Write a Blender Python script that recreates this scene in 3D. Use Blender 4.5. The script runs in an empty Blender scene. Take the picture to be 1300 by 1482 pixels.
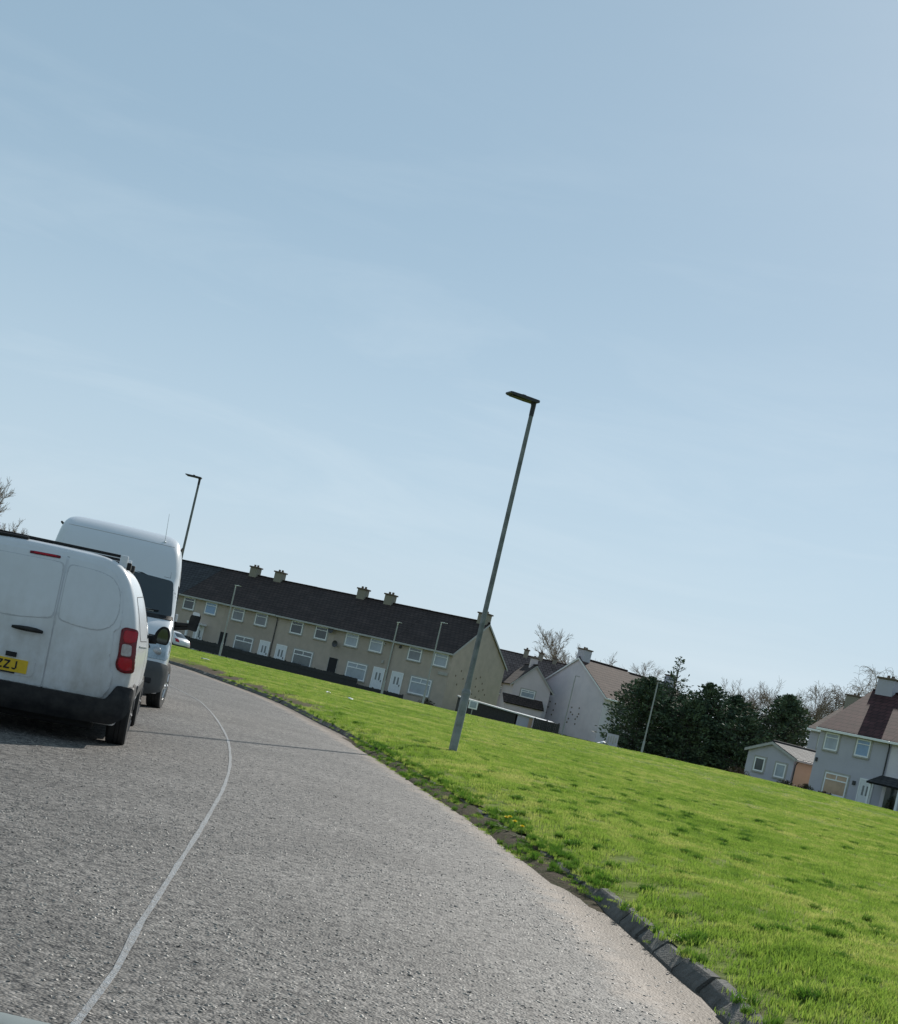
import bpy, bmesh, math, random
import numpy as np
from mathutils import Vector, Matrix, noise
from mathutils.bvhtree import BVHTree

R = math.radians
rnd = random.Random(7)
C = bpy.context.scene

# ------------------------------------------------------------------ camera
ROLL = 13.2
cam_d = bpy.data.cameras.new('camera')
cam = bpy.data.objects.new('camera', cam_d)
C.collection.objects.link(cam)
cam_d.sensor_fit = 'VERTICAL'
cam_d.sensor_height = 36.0
cam_d.lens = 36.0 * 2050 / 1482
cam_d.shift_y = 262.0 / 1482
cam_d.clip_start = 0.05
cam_d.clip_end = 6000
cr, sr = math.cos(R(ROLL)), math.sin(R(ROLL))
m = Matrix.Identity(4)
m.col[0][:3] = (cr, 0, sr)
m.col[1][:3] = (-sr, 0, cr)
m.col[2][:3] = (0, -1, 0)
m.col[3][:3] = (0, 0, 1.15)
cam.matrix_world = m
C.camera = cam

# ------------------------------------------------------------------ sky and sun
SUN_AZ, SUN_EL = 21.3, 32.0            # degrees right of +Y, degrees up
w = bpy.data.worlds.new('World')
C.world = w
w.use_nodes = True
nt = w.node_tree
bg = nt.nodes['Background']
sky = nt.nodes.new('ShaderNodeTexSky')
sky.sky_type = 'NISHITA'
sky.sun_disc = False
sky.sun_elevation = R(SUN_EL)
sky.sun_rotation = R(SUN_AZ)
sky.altitude = 50
sky.air_density = 1.0
sky.dust_density = 0.3
sky.ozone_density = 2.0
# thin high cirrus veils: a soft whitening of the sky, stretched sideways
tc = nt.nodes.new('ShaderNodeTexCoord')
mp = nt.nodes.new('ShaderNodeMapping')
mp.inputs['Scale'].default_value = (2.2, 2.2, 13.0)
mp.inputs['Rotation'].default_value = (0.12, 0.25, 0.3)
nz = nt.nodes.new('ShaderNodeTexNoise')
nz.inputs['Scale'].default_value = 1.6
nz.inputs['Detail'].default_value = 7
nz.inputs['Roughness'].default_value = 0.62
nz.inputs['Distortion'].default_value = 0.6
rp = nt.nodes.new('ShaderNodeValToRGB')
rp.color_ramp.elements[0].position = 0.47
rp.color_ramp.elements[0].color = (0, 0, 0, 1)
rp.color_ramp.elements[1].position = 0.85
rp.color_ramp.elements[1].color = (0.32, 0.32, 0.32, 1)
hsv = nt.nodes.new('ShaderNodeHueSaturation')
hsv.inputs['Saturation'].default_value = 0.8
hsv.inputs['Hue'].default_value = 0.485
mx = nt.nodes.new('ShaderNodeMix')
mx.data_type = 'RGBA'
mx.inputs['B'].default_value = (8.6, 9.8, 10.6, 1)
L = nt.links.new
L(tc.outputs['Generated'], mp.inputs['Vector'])
L(mp.outputs['Vector'], nz.inputs['Vector'])
L(nz.outputs['Fac'], rp.inputs['Fac'])
veil = nt.nodes.new('ShaderNodeMix')      # thin even haze of a spring sky
veil.data_type = 'RGBA'
veil.inputs['Factor'].default_value = 0.58
veil.inputs['B'].default_value = (4.1, 6.0, 7.6, 1)
L(sky.outputs['Color'], hsv.inputs['Color'])
L(hsv.outputs['Color'], veil.inputs['A'])
# milky air low over the horizon
sepz = nt.nodes.new('ShaderNodeSeparateXYZ'); lowr = nt.nodes.new('ShaderNodeMapRange'); low = nt.nodes.new('ShaderNodeMix')
lowr.interpolation_type = 'SMOOTHSTEP'
lowr.inputs['From Min'].default_value = 0.0; lowr.inputs['From Max'].default_value = 0.34
lowr.inputs['To Min'].default_value = 0.62; lowr.inputs['To Max'].default_value = 0.0
low.data_type = 'RGBA'; low.inputs['B'].default_value = (6.8, 8.35, 9.8, 1)
L(tc.outputs['Generated'], sepz.inputs['Vector']); L(sepz.outputs['Z'], lowr.inputs['Value']); L(lowr.outputs['Result'], low.inputs['Factor'])
L(veil.outputs['Result'], low.inputs['A'])
L(low.outputs['Result'], mx.inputs['A'])
wl = nt.nodes.new('ShaderNodeMapRange'); wl.inputs['From Min'].default_value = 0.16; wl.inputs['From Max'].default_value = 0.40
wl.inputs['To Min'].default_value = 1.0; wl.inputs['To Max'].default_value = 0.12
wm = nt.nodes.new('ShaderNodeMath'); wm.operation = 'MULTIPLY'
L(sepz.outputs['Z'], wl.inputs['Value']); L(wl.outputs['Result'], wm.inputs[0]); L(rp.outputs['Color'], wm.inputs[1])
L(wm.outputs['Value'], mx.inputs['Factor'])
L(mx.outputs['Result'], bg.inputs['Color'])
bg.inputs['Strength'].default_value = 0.08

sd = bpy.data.lights.new('sun', 'SUN')
sd.energy = 4.4
sd.angle = R(0.5)
sd.color = (1.0, 0.95, 0.87)
sun = bpy.data.objects.new('sun', sd)
C.collection.objects.link(sun)
sv = Vector((math.sin(R(SUN_AZ)) * math.cos(R(SUN_EL)), math.cos(R(SUN_AZ)) * math.cos(R(SUN_EL)), math.sin(R(SUN_EL))))
sun.rotation_euler = sv.to_track_quat('Z', 'Y').to_euler()
sun.location = (20, 40, 30)

C.view_settings.view_transform = 'Standard'
C.view_settings.look = 'None'
C.view_settings.exposure = 0.12
C.view_settings.gamma = 1.0
C.cycles.max_bounces = 6
C.cycles.transparent_max_bounces = 6

# ------------------------------------------------------------------ helpers
def mat(name, col, rough=0.7, metal=0.0, spec=0.5, var=0.0, vscale=5.0, vcol=None, bump=0.0, bscale=40.0, coat=0.0, detail=4):
    """Principled material; var mixes in vcol (or a darker tone) by an object-space noise, bump roughens."""
    M = bpy.data.materials.new(name)
    M.use_nodes = True
    t = M.node_tree
    b = t.nodes['Principled BSDF']
    b.inputs['Base Color'].default_value = (*col, 1)
    b.inputs['Roughness'].default_value = rough
    b.inputs['Metallic'].default_value = metal
    b.inputs['Specular IOR Level'].default_value = spec
    if coat:
        b.inputs['Coat Weight'].default_value = coat
        b.inputs['Coat Roughness'].default_value = 0.06
    if var or bump:
        c = t.nodes.new('ShaderNodeTexCoord')
    if var:
        n = t.nodes.new('ShaderNodeTexNoise')
        n.inputs['Scale'].default_value = vscale
        n.inputs['Detail'].default_value = detail
        n.inputs['Roughness'].default_value = 0.65
        t.links.new(c.outputs['Object'], n.inputs['Vector'])
        r = t.nodes.new('ShaderNodeMapRange')
        r.inputs['From Min'].default_value = 0.38
        r.inputs['From Max'].default_value = 0.68
        r.inputs['To Max'].default_value = var
        t.links.new(n.outputs['Fac'], r.inputs['Value'])
        x = t.nodes.new('ShaderNodeMix')
        x.data_type = 'RGBA'
        x.inputs['A'].default_value = (*col, 1)
        v = vcol if vcol else tuple(q * 0.5 for q in col)
        x.inputs['B'].default_value = (*v, 1)
        t.links.new(r.outputs['Result'], x.inputs['Factor'])
        t.links.new(x.outputs['Result'], b.inputs['Base Color'])
    if bump:
        n2 = t.nodes.new('ShaderNodeTexNoise')
        n2.inputs['Scale'].default_value = bscale
        n2.inputs['Detail'].default_value = 3
        t.links.new(c.outputs['Object'], n2.inputs['Vector'])
        bp = t.nodes.new('ShaderNodeBump')
        bp.inputs['Strength'].default_value = bump
        bp.inputs['Distance'].default_value = 0.02
        t.links.new(n2.outputs['Fac'], bp.inputs['Height'])
        t.links.new(bp.outputs['Normal'], b.inputs['Normal'])
    return M

def link_mesh(name, me, material, parent=None, smooth=None):
    o = bpy.data.objects.new(name, me)
    C.collection.objects.link(o)
    if material:
        me.materials.append(material)
    if smooth is not None and len(me.polygons):
        me.polygons.foreach_set('use_smooth', [True] * len(me.polygons))
        me.set_sharp_from_angle(angle=R(smooth))
    if parent:
        o.parent = parent
    return o

def obj(name, bm, material, parent=None, smooth=None, recalc=True):
    if recalc:
        bmesh.ops.recalc_face_normals(bm, faces=bm.faces)
    me = bpy.data.meshes.new(name)
    bm.to_mesh(me)
    bm.free()
    return link_mesh(name, me, material, parent, smooth)

def empty(name, loc, rot=(0, 0, 0)):
    o = bpy.data.objects.new(name, None)
    C.collection.objects.link(o)
    o.location = loc
    o.rotation_euler = rot
    o.empty_display_size = 0.3
    return o

def tag(o, label, cat, group=None):
    o['label'] = label
    o['category'] = cat
    if group:
        o['group'] = group
    return o

def kind(o, k):
    o['kind'] = k
    return o

def box(bm, x0, x1, y0, y1, z0, z1, bev=0.0):
    v = [bm.verts.new(p) for p in ((x0,y0,z0),(x1,y0,z0),(x1,y1,z0),(x0,y1,z0),(x0,y0,z1),(x1,y0,z1),(x1,y1,z1),(x0,y1,z1))]
    f = [bm.faces.new([v[i] for i in q]) for q in ((0,3,2,1),(4,5,6,7),(0,1,5,4),(1,2,6,5),(2,3,7,6),(3,0,4,7))]
    if bev:
        es = list({e for q in f for e in q.edges})
        bmesh.ops.bevel(bm, geom=es, offset=bev, segments=2, affect='EDGES', profile=0.6)

def tube(bm, pts, rads, n=8, cap=True):
    """Tapered tube through points."""
    rings = []
    pts = [Vector(p) for p in pts]
    if not hasattr(rads, '__len__'):
        rads = [rads] * len(pts)
    for i, p in enumerate(pts):
        d = (pts[min(i + 1, len(pts) - 1)] - pts[max(i - 1, 0)]).normalized()
        a = d.cross(Vector((0, 0, 1)) if abs(d.z) < 0.9 else Vector((1, 0, 0))).normalized()
        b = d.cross(a)
        rings.append([bm.verts.new(p + (a * math.cos(2*math.pi*k/n) + b * math.sin(2*math.pi*k/n)) * rads[i]) for k in range(n)])
    for i in range(len(rings) - 1):
        for k in range(n):
            bm.faces.new((rings[i][k], rings[i][(k+1) % n], rings[i+1][(k+1) % n], rings[i+1][k]))
    if cap:
        bm.faces.new(rings[0][::-1])
        bm.faces.new(rings[-1])

def prism(bm, poly, y0, y1):
    """Polygon in x,z extruded along y."""
    a = [bm.verts.new((x, y0, z)) for x, z in poly]
    b = [bm.verts.new((x, y1, z)) for x, z in poly]
    bm.faces.new(a)
    bm.faces.new(b[::-1])
    n = len(poly)
    for i in range(n):
        bm.faces.new((a[i], b[i], b[(i+1) % n], a[(i+1) % n]))

def lathe_x(bm, prof, cx, cy, cz, n=32):
    """Revolve (x offset, radius) profile about the x axis."""
    rings = [[bm.verts.new((cx + px, cy + r*math.cos(2*math.pi*k/n), cz + r*math.sin(2*math.pi*k/n))) for k in range(n)] for px, r in prof]
    for i in range(len(rings)-1):
        for k in range(n):
            bm.faces.new((rings[i][k], rings[i][(k+1) % n], rings[i+1][(k+1) % n], rings[i+1][k]))
    if prof[0][1] > 0: bm.faces.new(rings[0][::-1])
    if prof[-1][1] > 0: bm.faces.new(rings[-1])

def sm(t):
    t = max(0.0, min(1.0, t))
    return t*t*(3-2*t)

def catmull(pts, step):
    out = []
    P = [Vector((p[0], p[1], 0)) for p in pts]
    P = [P[0]*2-P[1]] + P + [P[-1]*2-P[-2]]
    for i in range(1, len(P)-2):
        n = max(2, int((P[i+1]-P[i]).length/step))
        for k in range(n):
            t = k/n
            out.append(0.5*((2*P[i]) + (P[i+1]-P[i-1])*t + (2*P[i-1]-5*P[i]+4*P[i+1]-P[i+2])*t*t + (3*P[i]-P[i-1]-3*P[i+1]+P[i+2])*t**3))
    out.append(P[-2])
    return out

def resample(pts, step):
    out = [pts[0].copy()]
    acc = 0.0
    for a, b in zip(pts, pts[1:]):
        l = (b-a).length
        if l == 0: continue
        d = step-acc
        while d <= l:
            out.append(a.lerp(b, d/l)); d += step
        acc = l-(d-step)
    return out

# ------------------------------------------------------------------ materials of the ground
def asphalt():
    M = bpy.data.materials.new('asphalt'); M.use_nodes = True
    t = M.node_tree; N = t.nodes.new; K = t.links.new
    b = t.nodes['Principled BSDF']
    c = N('ShaderNodeTexCoord')
    v = N('ShaderNodeTexVoronoi'); v.inputs['Scale'].default_value = 66; v.inputs['Randomness'].default_value = 1
    v2 = N('ShaderNodeTexVoronoi'); v2.inputs['Scale'].default_value = 105
    big = N('ShaderNodeTexNoise'); big.inputs['Scale'].default_value = 0.9; big.inputs['Detail'].default_value = 6
    med = N('ShaderNodeTexNoise'); med.inputs['Scale'].default_value = 16; med.inputs['Detail'].default_value = 5
    for q in (v, v2, big, med): K(c.outputs['Object'], q.inputs['Vector'])
    # stone tone from the cell colour
    sep = N('ShaderNodeSeparateColor'); K(v.outputs['Color'], sep.inputs['Color'])
    r1 = N('ShaderNodeValToRGB'); cr_ = r1.color_ramp
    cr_.elements[0].position = 0.0; cr_.elements[0].color = (0.100, 0.092, 0.084, 1)
    cr_.elements[1].position = 1.0; cr_.elements[1].color = (0.285, 0.262, 0.240, 1)
    e = cr_.elements.new(0.7); e.color = (0.172, 0.159, 0.145, 1)
    K(sep.outputs['Red'], r1.inputs['Fac'])
    # dark gaps between the chippings, more where the binder has worn
    gap = N('ShaderNodeMapRange'); gap.inputs['From Min'].default_value = 0.30; gap.inputs['From Max'].default_value = 0.55
    K(v.outputs['Distance'], gap.inputs['Value'])
    worn = N('ShaderNodeMapRange'); worn.inputs['From Min'].default_value = 0.46; worn.inputs['From Max'].default_value = 0.60
    K(med.outputs['Fac'], worn.inputs['Value'])
    gm = N('ShaderNodeMath'); gm.operation = 'MULTIPLY'; K(gap.outputs['Result'], gm.inputs[0]); K(worn.outputs['Result'], gm.inputs[1])
    m1 = N('ShaderNodeMix'); m1.data_type = 'RGBA'; m1.inputs['B'].default_value = (0.028, 0.027, 0.027, 1)
    K(gm.outputs['Value'], m1.inputs['Factor']); K(r1.outputs['Color'], m1.inputs['A'])
    # broad tone changes
    bm_ = N('ShaderNodeMapRange'); bm_.inputs['From Min'].default_value = 0.3; bm_.inputs['From Max'].default_value = 0.7
    bm_.inputs['To Min'].default_value = 0.76; bm_.inputs['To Max'].default_value = 1.2
    K(big.outputs['Fac'], bm_.inputs['Value'])
    m2 = N('ShaderNodeMix'); m2.data_type = 'RGBA'; m2.blend_type = 'MULTIPLY'; m2.inputs['Factor'].default_value = 1
    K(m1.outputs['Result'], m2.inputs['A'])
    cmb = N('ShaderNodeCombineColor')
    for s in ('Red', 'Green', 'Blue'): K(bm_.outputs['Result'], cmb.inputs[s])
    K(cmb.outputs['Color'], m2.inputs['B'])
    # sandy dust gathered along the kerb
    at_ = N('ShaderNodeAttribute'); at_.attribute_name = 'kerb_dist'
    dn = N('ShaderNodeTexNoise'); dn.inputs['Scale'].default_value = 2.2; dn.inputs['Detail'].default_value = 8; dn.inputs['Roughness'].default_value = 0.7
    K(c.outputs['Object'], dn.inputs['Vector'])
    ad = N('ShaderNodeMath'); ad.operation = 'MULTIPLY_ADD'; ad.inputs[1].default_value = -0.95
    K(dn.outputs['Fac'], ad.inputs[0]); K(at_.outputs['Fac'], ad.inputs[2])
    dm = N('ShaderNodeMapRange'); dm.inputs['From Min'].default_value = -0.32; dm.inputs['From Max'].default_value = 0.0
    dm.inputs['To Min'].default_value = 0.9; dm.inputs['To Max'].default_value = 0.0
    K(ad.outputs['Value'], dm.inputs['Value'])
    m3 = N('ShaderNodeMix'); m3.data_type = 'RGBA'; m3.inputs['B'].default_value = (0.33, 0.26, 0.205, 1)
    K(dm.outputs['Result'], m3.inputs['Factor']); K(m2.outputs['Result'], m3.inputs['A'])
    dirt = N('ShaderNodeMapRange'); dirt.inputs['From Min'].default_value = 0.03; dirt.inputs['From Max'].default_value = 0.21
    dirt.inputs['To Min'].default_value = 0.8; dirt.inputs['To Max'].default_value = 0.0
    ad2 = N('ShaderNodeMath'); ad2.operation = 'MULTIPLY_ADD'; ad2.inputs[1].default_value = -0.2
    K(med.outputs['Fac'], ad2.inputs[0]); K(at_.outputs['Fac'], ad2.inputs[2]); K(ad2.outputs['Value'], dirt.inputs['Value'])
    m4 = N('ShaderNodeMix'); m4.data_type = 'RGBA'; m4.inputs['B'].default_value = (0.10, 0.076, 0.055, 1)
    K(dirt.outputs['Result'], m4.inputs['Factor']); K(m3.outputs['Result'], m4.inputs['A'])
    K(m4.outputs['Result'], b.inputs['Base Color'])
    b.inputs['Roughness'].default_value = 0.68
    b.inputs['Specular IOR Level'].default_value = 0.22
    # relief
    hs = N('ShaderNodeMath'); hs.operation = 'MULTIPLY_ADD'; hs.inputs[1].default_value = 0.45
    K(v2.outputs['Distance'], hs.inputs[0]); K(v.outputs['Distance'], hs.inputs[2])
    hc = N('ShaderNodeMath'); hc.operation = 'MULTIPLY_ADD'; hc.inputs[1].default_value = 0.5
    K(sep.outputs['Green'], hc.inputs[0]); K(hs.outputs['Value'], hc.inputs[2])
    bp = N('ShaderNodeBump'); bp.invert = True; bp.inputs['Strength'].default_value = 0.55; bp.inputs['Distance'].default_value = 0.010
    K(hc.outputs['Value'], bp.inputs['Height']); K(bp.outputs['Normal'], b.inputs['Normal'])
    return M

M_ASPHALT = asphalt()

def turf():
    M = bpy.data.materials.new('turf'); M.use_nodes = True
    t = M.node_tree; N = t.nodes.new; K = t.links.new
    b = t.nodes['Principled BSDF']
    g = N('ShaderNodeNewGeometry')
    n1 = N('ShaderNodeTexNoise'); n1.inputs['Scale'].default_value = 0.35; n1.inputs['Detail'].default_value = 6
    n2 = N('ShaderNodeTexNoise'); n2.inputs['Scale'].default_value = 6.0; n2.inputs['Detail'].default_value = 6
    for q in (n1, n2): K(g.outputs['Position'], q.inputs['Vector'])
    r = N('ShaderNodeValToRGB')
    r.color_ramp.elements[0].position = 0.32; r.color_ramp.elements[0].color = (0.070, 0.115, 0.016, 1)
    r.color_ramp.elements[1].position = 0.68; r.color_ramp.elements[1].color = (0.21, 0.23, 0.045, 1)
    a = N('ShaderNodeMath'); a.operation = 'MULTIPLY_ADD'; a.inputs[1].default_value = 0.5
    h = N('ShaderNodeMath'); h.operation = 'MULTIPLY'; h.inputs[1].default_value = 0.5
    K(n2.outputs['Fac'], h.inputs[0]); K(n1.outputs['Fac'], a.inputs[0]); K(h.outputs['Value'], a.inputs[2]); K(a.outputs['Value'], r.inputs['Fac'])
    at_ = N('ShaderNodeAttribute'); at_.attribute_name = 'soil'
    x = N('ShaderNodeMix'); x.data_type = 'RGBA'; x.inputs['B'].default_value = (0.085, 0.062, 0.042, 1)
    K(at_.outputs['Fac'], x.inputs['Factor']); K(r.outputs['Color'], x.inputs['A']); K(x.outputs['Result'], b.inputs['Base Color'])
    b.inputs['Roughness'].default_value = 1.0; b.inputs['Specular IOR Level'].default_value = 0.1
    bp = N('ShaderNodeBump'); bp.inputs['Strength'].default_value = 1.0; bp.inputs['Distance'].default_value = 0.05
    K(n2.outputs['Fac'], bp.inputs['Height']); K(bp.outputs['Normal'], b.inputs['Normal'])
    return M

def blade_mat(name, ca, cb, cc):
    M = bpy.data.materials.new(name); M.use_nodes = True
    t = M.node_tree; N = t.nodes.new; K = t.links.new
    t.nodes.remove(t.nodes['Principled BSDF'])
    out = t.nodes['Material Output']
    g = N('ShaderNodeNewGeometry')
    n1 = N('ShaderNodeTexNoise'); n1.inputs['Scale'].default_value = 0.4; n1.inputs['Detail'].default_value = 5
    n2 = N('ShaderNodeTexNoise'); n2.inputs['Scale'].default_value = 3.0; n2.inputs['Detail'].default_value = 4
    for q in (n1, n2): K(g.outputs['Position'], q.inputs['Vector'])
    oi = N('ShaderNodeObjectInfo')
    s = N('ShaderNodeMath'); s.operation = 'ADD'; K(n1.outputs['Fac'], s.inputs[0]); K(n2.outputs['Fac'], s.inputs[1])
    s2 = N('ShaderNodeMath'); s2.operation = 'MULTIPLY_ADD'; s2.inputs[1].default_value = 0.30
    K(oi.outputs['Random'], s2.inputs[0]); K(s.outputs['Value'], s2.inputs[2])
    mr = N('ShaderNodeMapRange'); mr.inputs['From Min'].default_value = 0.75; mr.inputs['From Max'].default_value = 1.5
    K(s2.outputs['Value'], mr.inputs['Value'])
    r = N('ShaderNodeValToRGB')
    r.color_ramp.elements[0].position = 0.0; r.color_ramp.elements[0].color = (*ca, 1)
    r.color_ramp.elements[1].position = 1.0; r.color_ramp.elements[1].color = (*cc, 1)
    e = r.color_ramp.elements.new(0.5); e.color = (*cb, 1)
    K(mr.outputs['Result'], r.inputs['Fac'])
    d = N('ShaderNodeBsdfDiffuse'); tr = N('ShaderNodeBsdfTranslucent'); gl = N('ShaderNodeBsdfGlossy')
    gl.inputs['Roughness'].default_value = 0.4
    gl.inputs['Color'].default_value = (0.5, 0.5, 0.45, 1)
    K(r.outputs['Color'], d.inputs['Color'])
    br = N('ShaderNodeHueSaturation'); br.inputs['Value'].default_value = 1.6; br.inputs['Saturation'].default_value = 1.0
    K(r.outputs['Color'], br.inputs['Color']); K(br.outputs['Color'], tr.inputs['Color'])
    m1 = N('ShaderNodeMixShader'); m1.inputs[0].default_value = 0.55
    K(d.outputs[0], m1.inputs[1]); K(tr.outputs[0], m1.inputs[2])
    m2 = N('ShaderNodeMixShader'); m2.inputs[0].default_value = 0.05
    K(m1.outputs[0], m2.inputs[1]); K(gl.outputs[0], m2.inputs[2])
    K(m2.outputs[0], out.inputs['Surface'])
    return M

M_TURF = turf()
M_BLADE = blade_mat('grass_blade', (0.082, 0.152, 0.019), (0.165, 0.248, 0.036), (0.34, 0.345, 0.105))
M_TUFT = blade_mat('dark_tuft_blade', (0.034, 0.090, 0.011), (0.060, 0.135, 0.014), (0.105, 0.175, 0.024))
M_KERB = mat('kerb_concrete', (0.14, 0.133, 0.12), 0.9, var=0.9, vscale=8, vcol=(0.045, 0.044, 0.035), bump=0.8, bscale=70, detail=8)
M_WHITELINE = mat('worn_white_paint', (0.275, 0.29, 0.305), 0.7, var=1.0, vscale=26, vcol=(0.165, 0.153, 0.14), bump=0.6, bscale=120, detail=10)

# ------------------------------------------------------------------ road, kerb, turf
KERB = resample(catmull([(2.1,-40),(1.9,-10),(1.74,0),(1.53,6.4),(1.45,7.4),(1.27,9.5),(0.95,11.9),(0.63,13.85),(0.22,16.0),(-0.70,20.6),(-1.50,24.3),(-2.25,27.2),(-4.15,34.4),(-6.75,41.2),(-9.0,46.2),(-14,53),(-22,60.5),(-34,66),(-55,72),(-100,80)], 0.4), 0.30)
LINE = resample(catmull([(-0.4,-40),(-0.5,-10),(-0.62,0),(-0.81,4.0),(-0.96,5.47),(-1.13,7.15),(-1.34,9.17),(-1.62,11.63),(-2.04,14.56),(-2.69,18.18),(-3.81,23.26),(-4.85,26.87),(-7.6,34.0),(-10.9,40.5),(-15.6,47.0),(-22,53),(-31,58.5),(-46,63.5),(-70,68),(-104,72)], 0.4), 0.30)

def normals(P):
    out = []
    for i in range(len(P)):
        d = (P[min(i+1, len(P)-1)] - P[max(i-1, 0)]).normalized()
        out.append(Vector((d.y, -d.x, 0)))          # to the right of travel
    return out
KN = normals(KERB)
LN = normals(LINE)
KA = np.array([[p.x, p.y] for p in KERB]); LA = np.array([[p.x, p.y] for p in LINE])
KNA = np.array([[p.x, p.y] for p in KN]); LNA = np.array([[p.x, p.y] for p in LN])

def side_dist(A, NA, x, y):
    i = int(np.argmin((A[:,0]-x)**2 + (A[:,1]-y)**2))
    return (x-A[i,0])*NA[i,0] + (y-A[i,1])*NA[i,1]

def road_z(x, y):
    d = -side_dist(LA, LNA, x, y)
    return -0.04*max(0.0, d-0.95)

def field_z(x, y, d):
    z = 0.085 + 0.12*sm(d/0.9)
    z += 0.36*math.exp(-((x-17)/12)**2 - ((y-60)/22)**2)
    z -= 0.55*sm((y-70)/60)
    z += 0.035*noise.noise(Vector((x*0.35, y*0.35, 0)))*sm(d/2) + 0.02*noise.noise(Vector((x*1.3, y*1.3, 4)))*sm(d/1)
    return z

def soil_at(x, y, d):
    s = 0.0
    n = noise.noise(Vector((x*0.8, y*0.8, 9)))
    if 29 < y < 50:
        s = max(s, sm((0.85 + 0.8*n - d)/0.45) * sm((y-29)/4) * sm((50-y)/6))
    s = max(s, 0.8*sm((0.20 + 0.2*n - d)/0.15))
    return s

def strip(name, rows, material, attrs=None, smooth=60):
    """Mesh from rows of equal numbers of points."""
    h, wd = len(rows), len(rows[0])
    V = np.array(rows, dtype=np.float32).reshape(-1, 3)
    idx = np.arange(h*wd).reshape(h, wd)
    q = np.stack([idx[:-1,:-1], idx[:-1,1:], idx[1:,1:], idx[1:,:-1]], -1).reshape(-1, 4)
    me = bpy.data.meshes.new(name)
    me.from_pydata([tuple(map(float, v)) for v in V], [], [tuple(map(int, f)) for f in q])
    me.update()
    for k, vals in (attrs or {}).items():
        a = me.attributes.new(k, 'FLOAT', 'POINT')
        a.data.foreach_set('value', np.array(vals, dtype=np.float32).ravel())
    o = link_mesh(name, me, material, None, smooth)
    kind(o, 'structure')
    if me.polygons[len(me.polygons)//2].normal.z < 0:
        me.flip_normals()
    return o

# road: from the kerb across the line to the far edge
rows, kd = [], []
for i in range(0, len(LINE), 2):
    c = LINE[i]; nn = LN[i]
    # distance to the kerb along the normal
    j = int(np.argmin(np.abs((KA[:,0]-c.x)*(-nn.y) + (KA[:,1]-c.y)*nn.x) + 1e3*(((KA[:,0]-c.x)*nn.x + (KA[:,1]-c.y)*nn.y) < 0)))
    wr = max(1.5, min(9.0, (KA[j,0]-c.x)*nn.x + (KA[j,1]-c.y)*nn.y)) + 0.04
    ds = [-3.6, -3.3, -2.8, -2.2, -1.6, -0.95, -0.5, 0] + [wr*f for f in (0.2, 0.4, 0.55, 0.68, 0.78, 0.85, 0.91, 0.95, 0.98, 1.0)]
    row, kr = [], []
    for d in ds:
        p = c + nn*d
        row.append((p.x, p.y, road_z(p.x, p.y)))
        kr.append(max(0.0, wr-0.04-d) if d > 0 else 5.0)
    rows.append(row); kd.append(kr)
strip('road', rows, M_ASPHALT, {'kerb_dist': kd})

# worn centre line, 4 mm above the road
rows = []
for i in range(len(LINE)):
    if not (-10 < LINE[i].y < 60): continue
    hw_ = 0.014 + 0.006*noise.noise(Vector((LINE[i].x*2, LINE[i].y*2, 3)))
    row = []
    for k in range(5):
        f = -1 + k*0.5
        p = LINE[i] + LN[i]*(hw_*f*(1 + 0.35*noise.noise(Vector((LINE[i].y*6, f*7, 1)))))
        row.append((p.x, p.y, 0.004 + road_z(p.x, p.y)))
    rows.append(row)
strip('centre_line', rows, M_WHITELINE)

# kerb: individual blocks with open joints, in one structure mesh
bm = bmesh.new()
KB = resample(KERB, 0.46)
krnd = random.Random(3)
for a, b in zip(KB, KB[1:]):
    if a.y < -8: continue
    if a.y > 82: break
    d = (b-a).normalized(); n_ = Vector((d.y, -d.x, 0))
    g = krnd.uniform(0.008, 0.018)
    hh = 0.088 - 0.035*sm((a.y-9)/3)*sm((24-a.y)/3) + krnd.uniform(-0.007, 0.007); lean = krnd.uniform(0.0, 0.012); off = krnd.uniform(-0.006, 0.006)
    p0 = a + d*g + n_*(0.0+off); p1 = b - d*g + n_*(off + krnd.uniform(-.01, .01))
    sec = [(0.0, -0.1), (0.006, hh*0.22), (0.062+lean, hh), (0.115, hh+0.004), (0.115, -0.1)]
    tl = krnd.uniform(-0.004, 0.004)
    A_ = [bm.verts.new(p0 + n_*u + Vector((0, 0, z))) for u, z in sec]
    B_ = [bm.verts.new(p1 + n_*u + Vector((0, 0, z + (tl if z > 0 else 0)))) for u, z in sec]
    bm.faces.new(A_); bm.faces.new(B_[::-1])
    for k in range(5):
        bm.faces.new((A_[k], B_[k], B_[(k+1) % 5], A_[(k+1) % 5]))
es = [e for e in bm.edges if e.is_manifold and e.calc_face_angle(0) > 0.35 and min(v.co.z for v in e.verts) > 0]
bmesh.ops.bevel(bm, geom=es, offset=0.009, segments=2, affect='EDGES')
kind(obj('kerb', bm, M_KERB, None, 40), 'structure')

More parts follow.
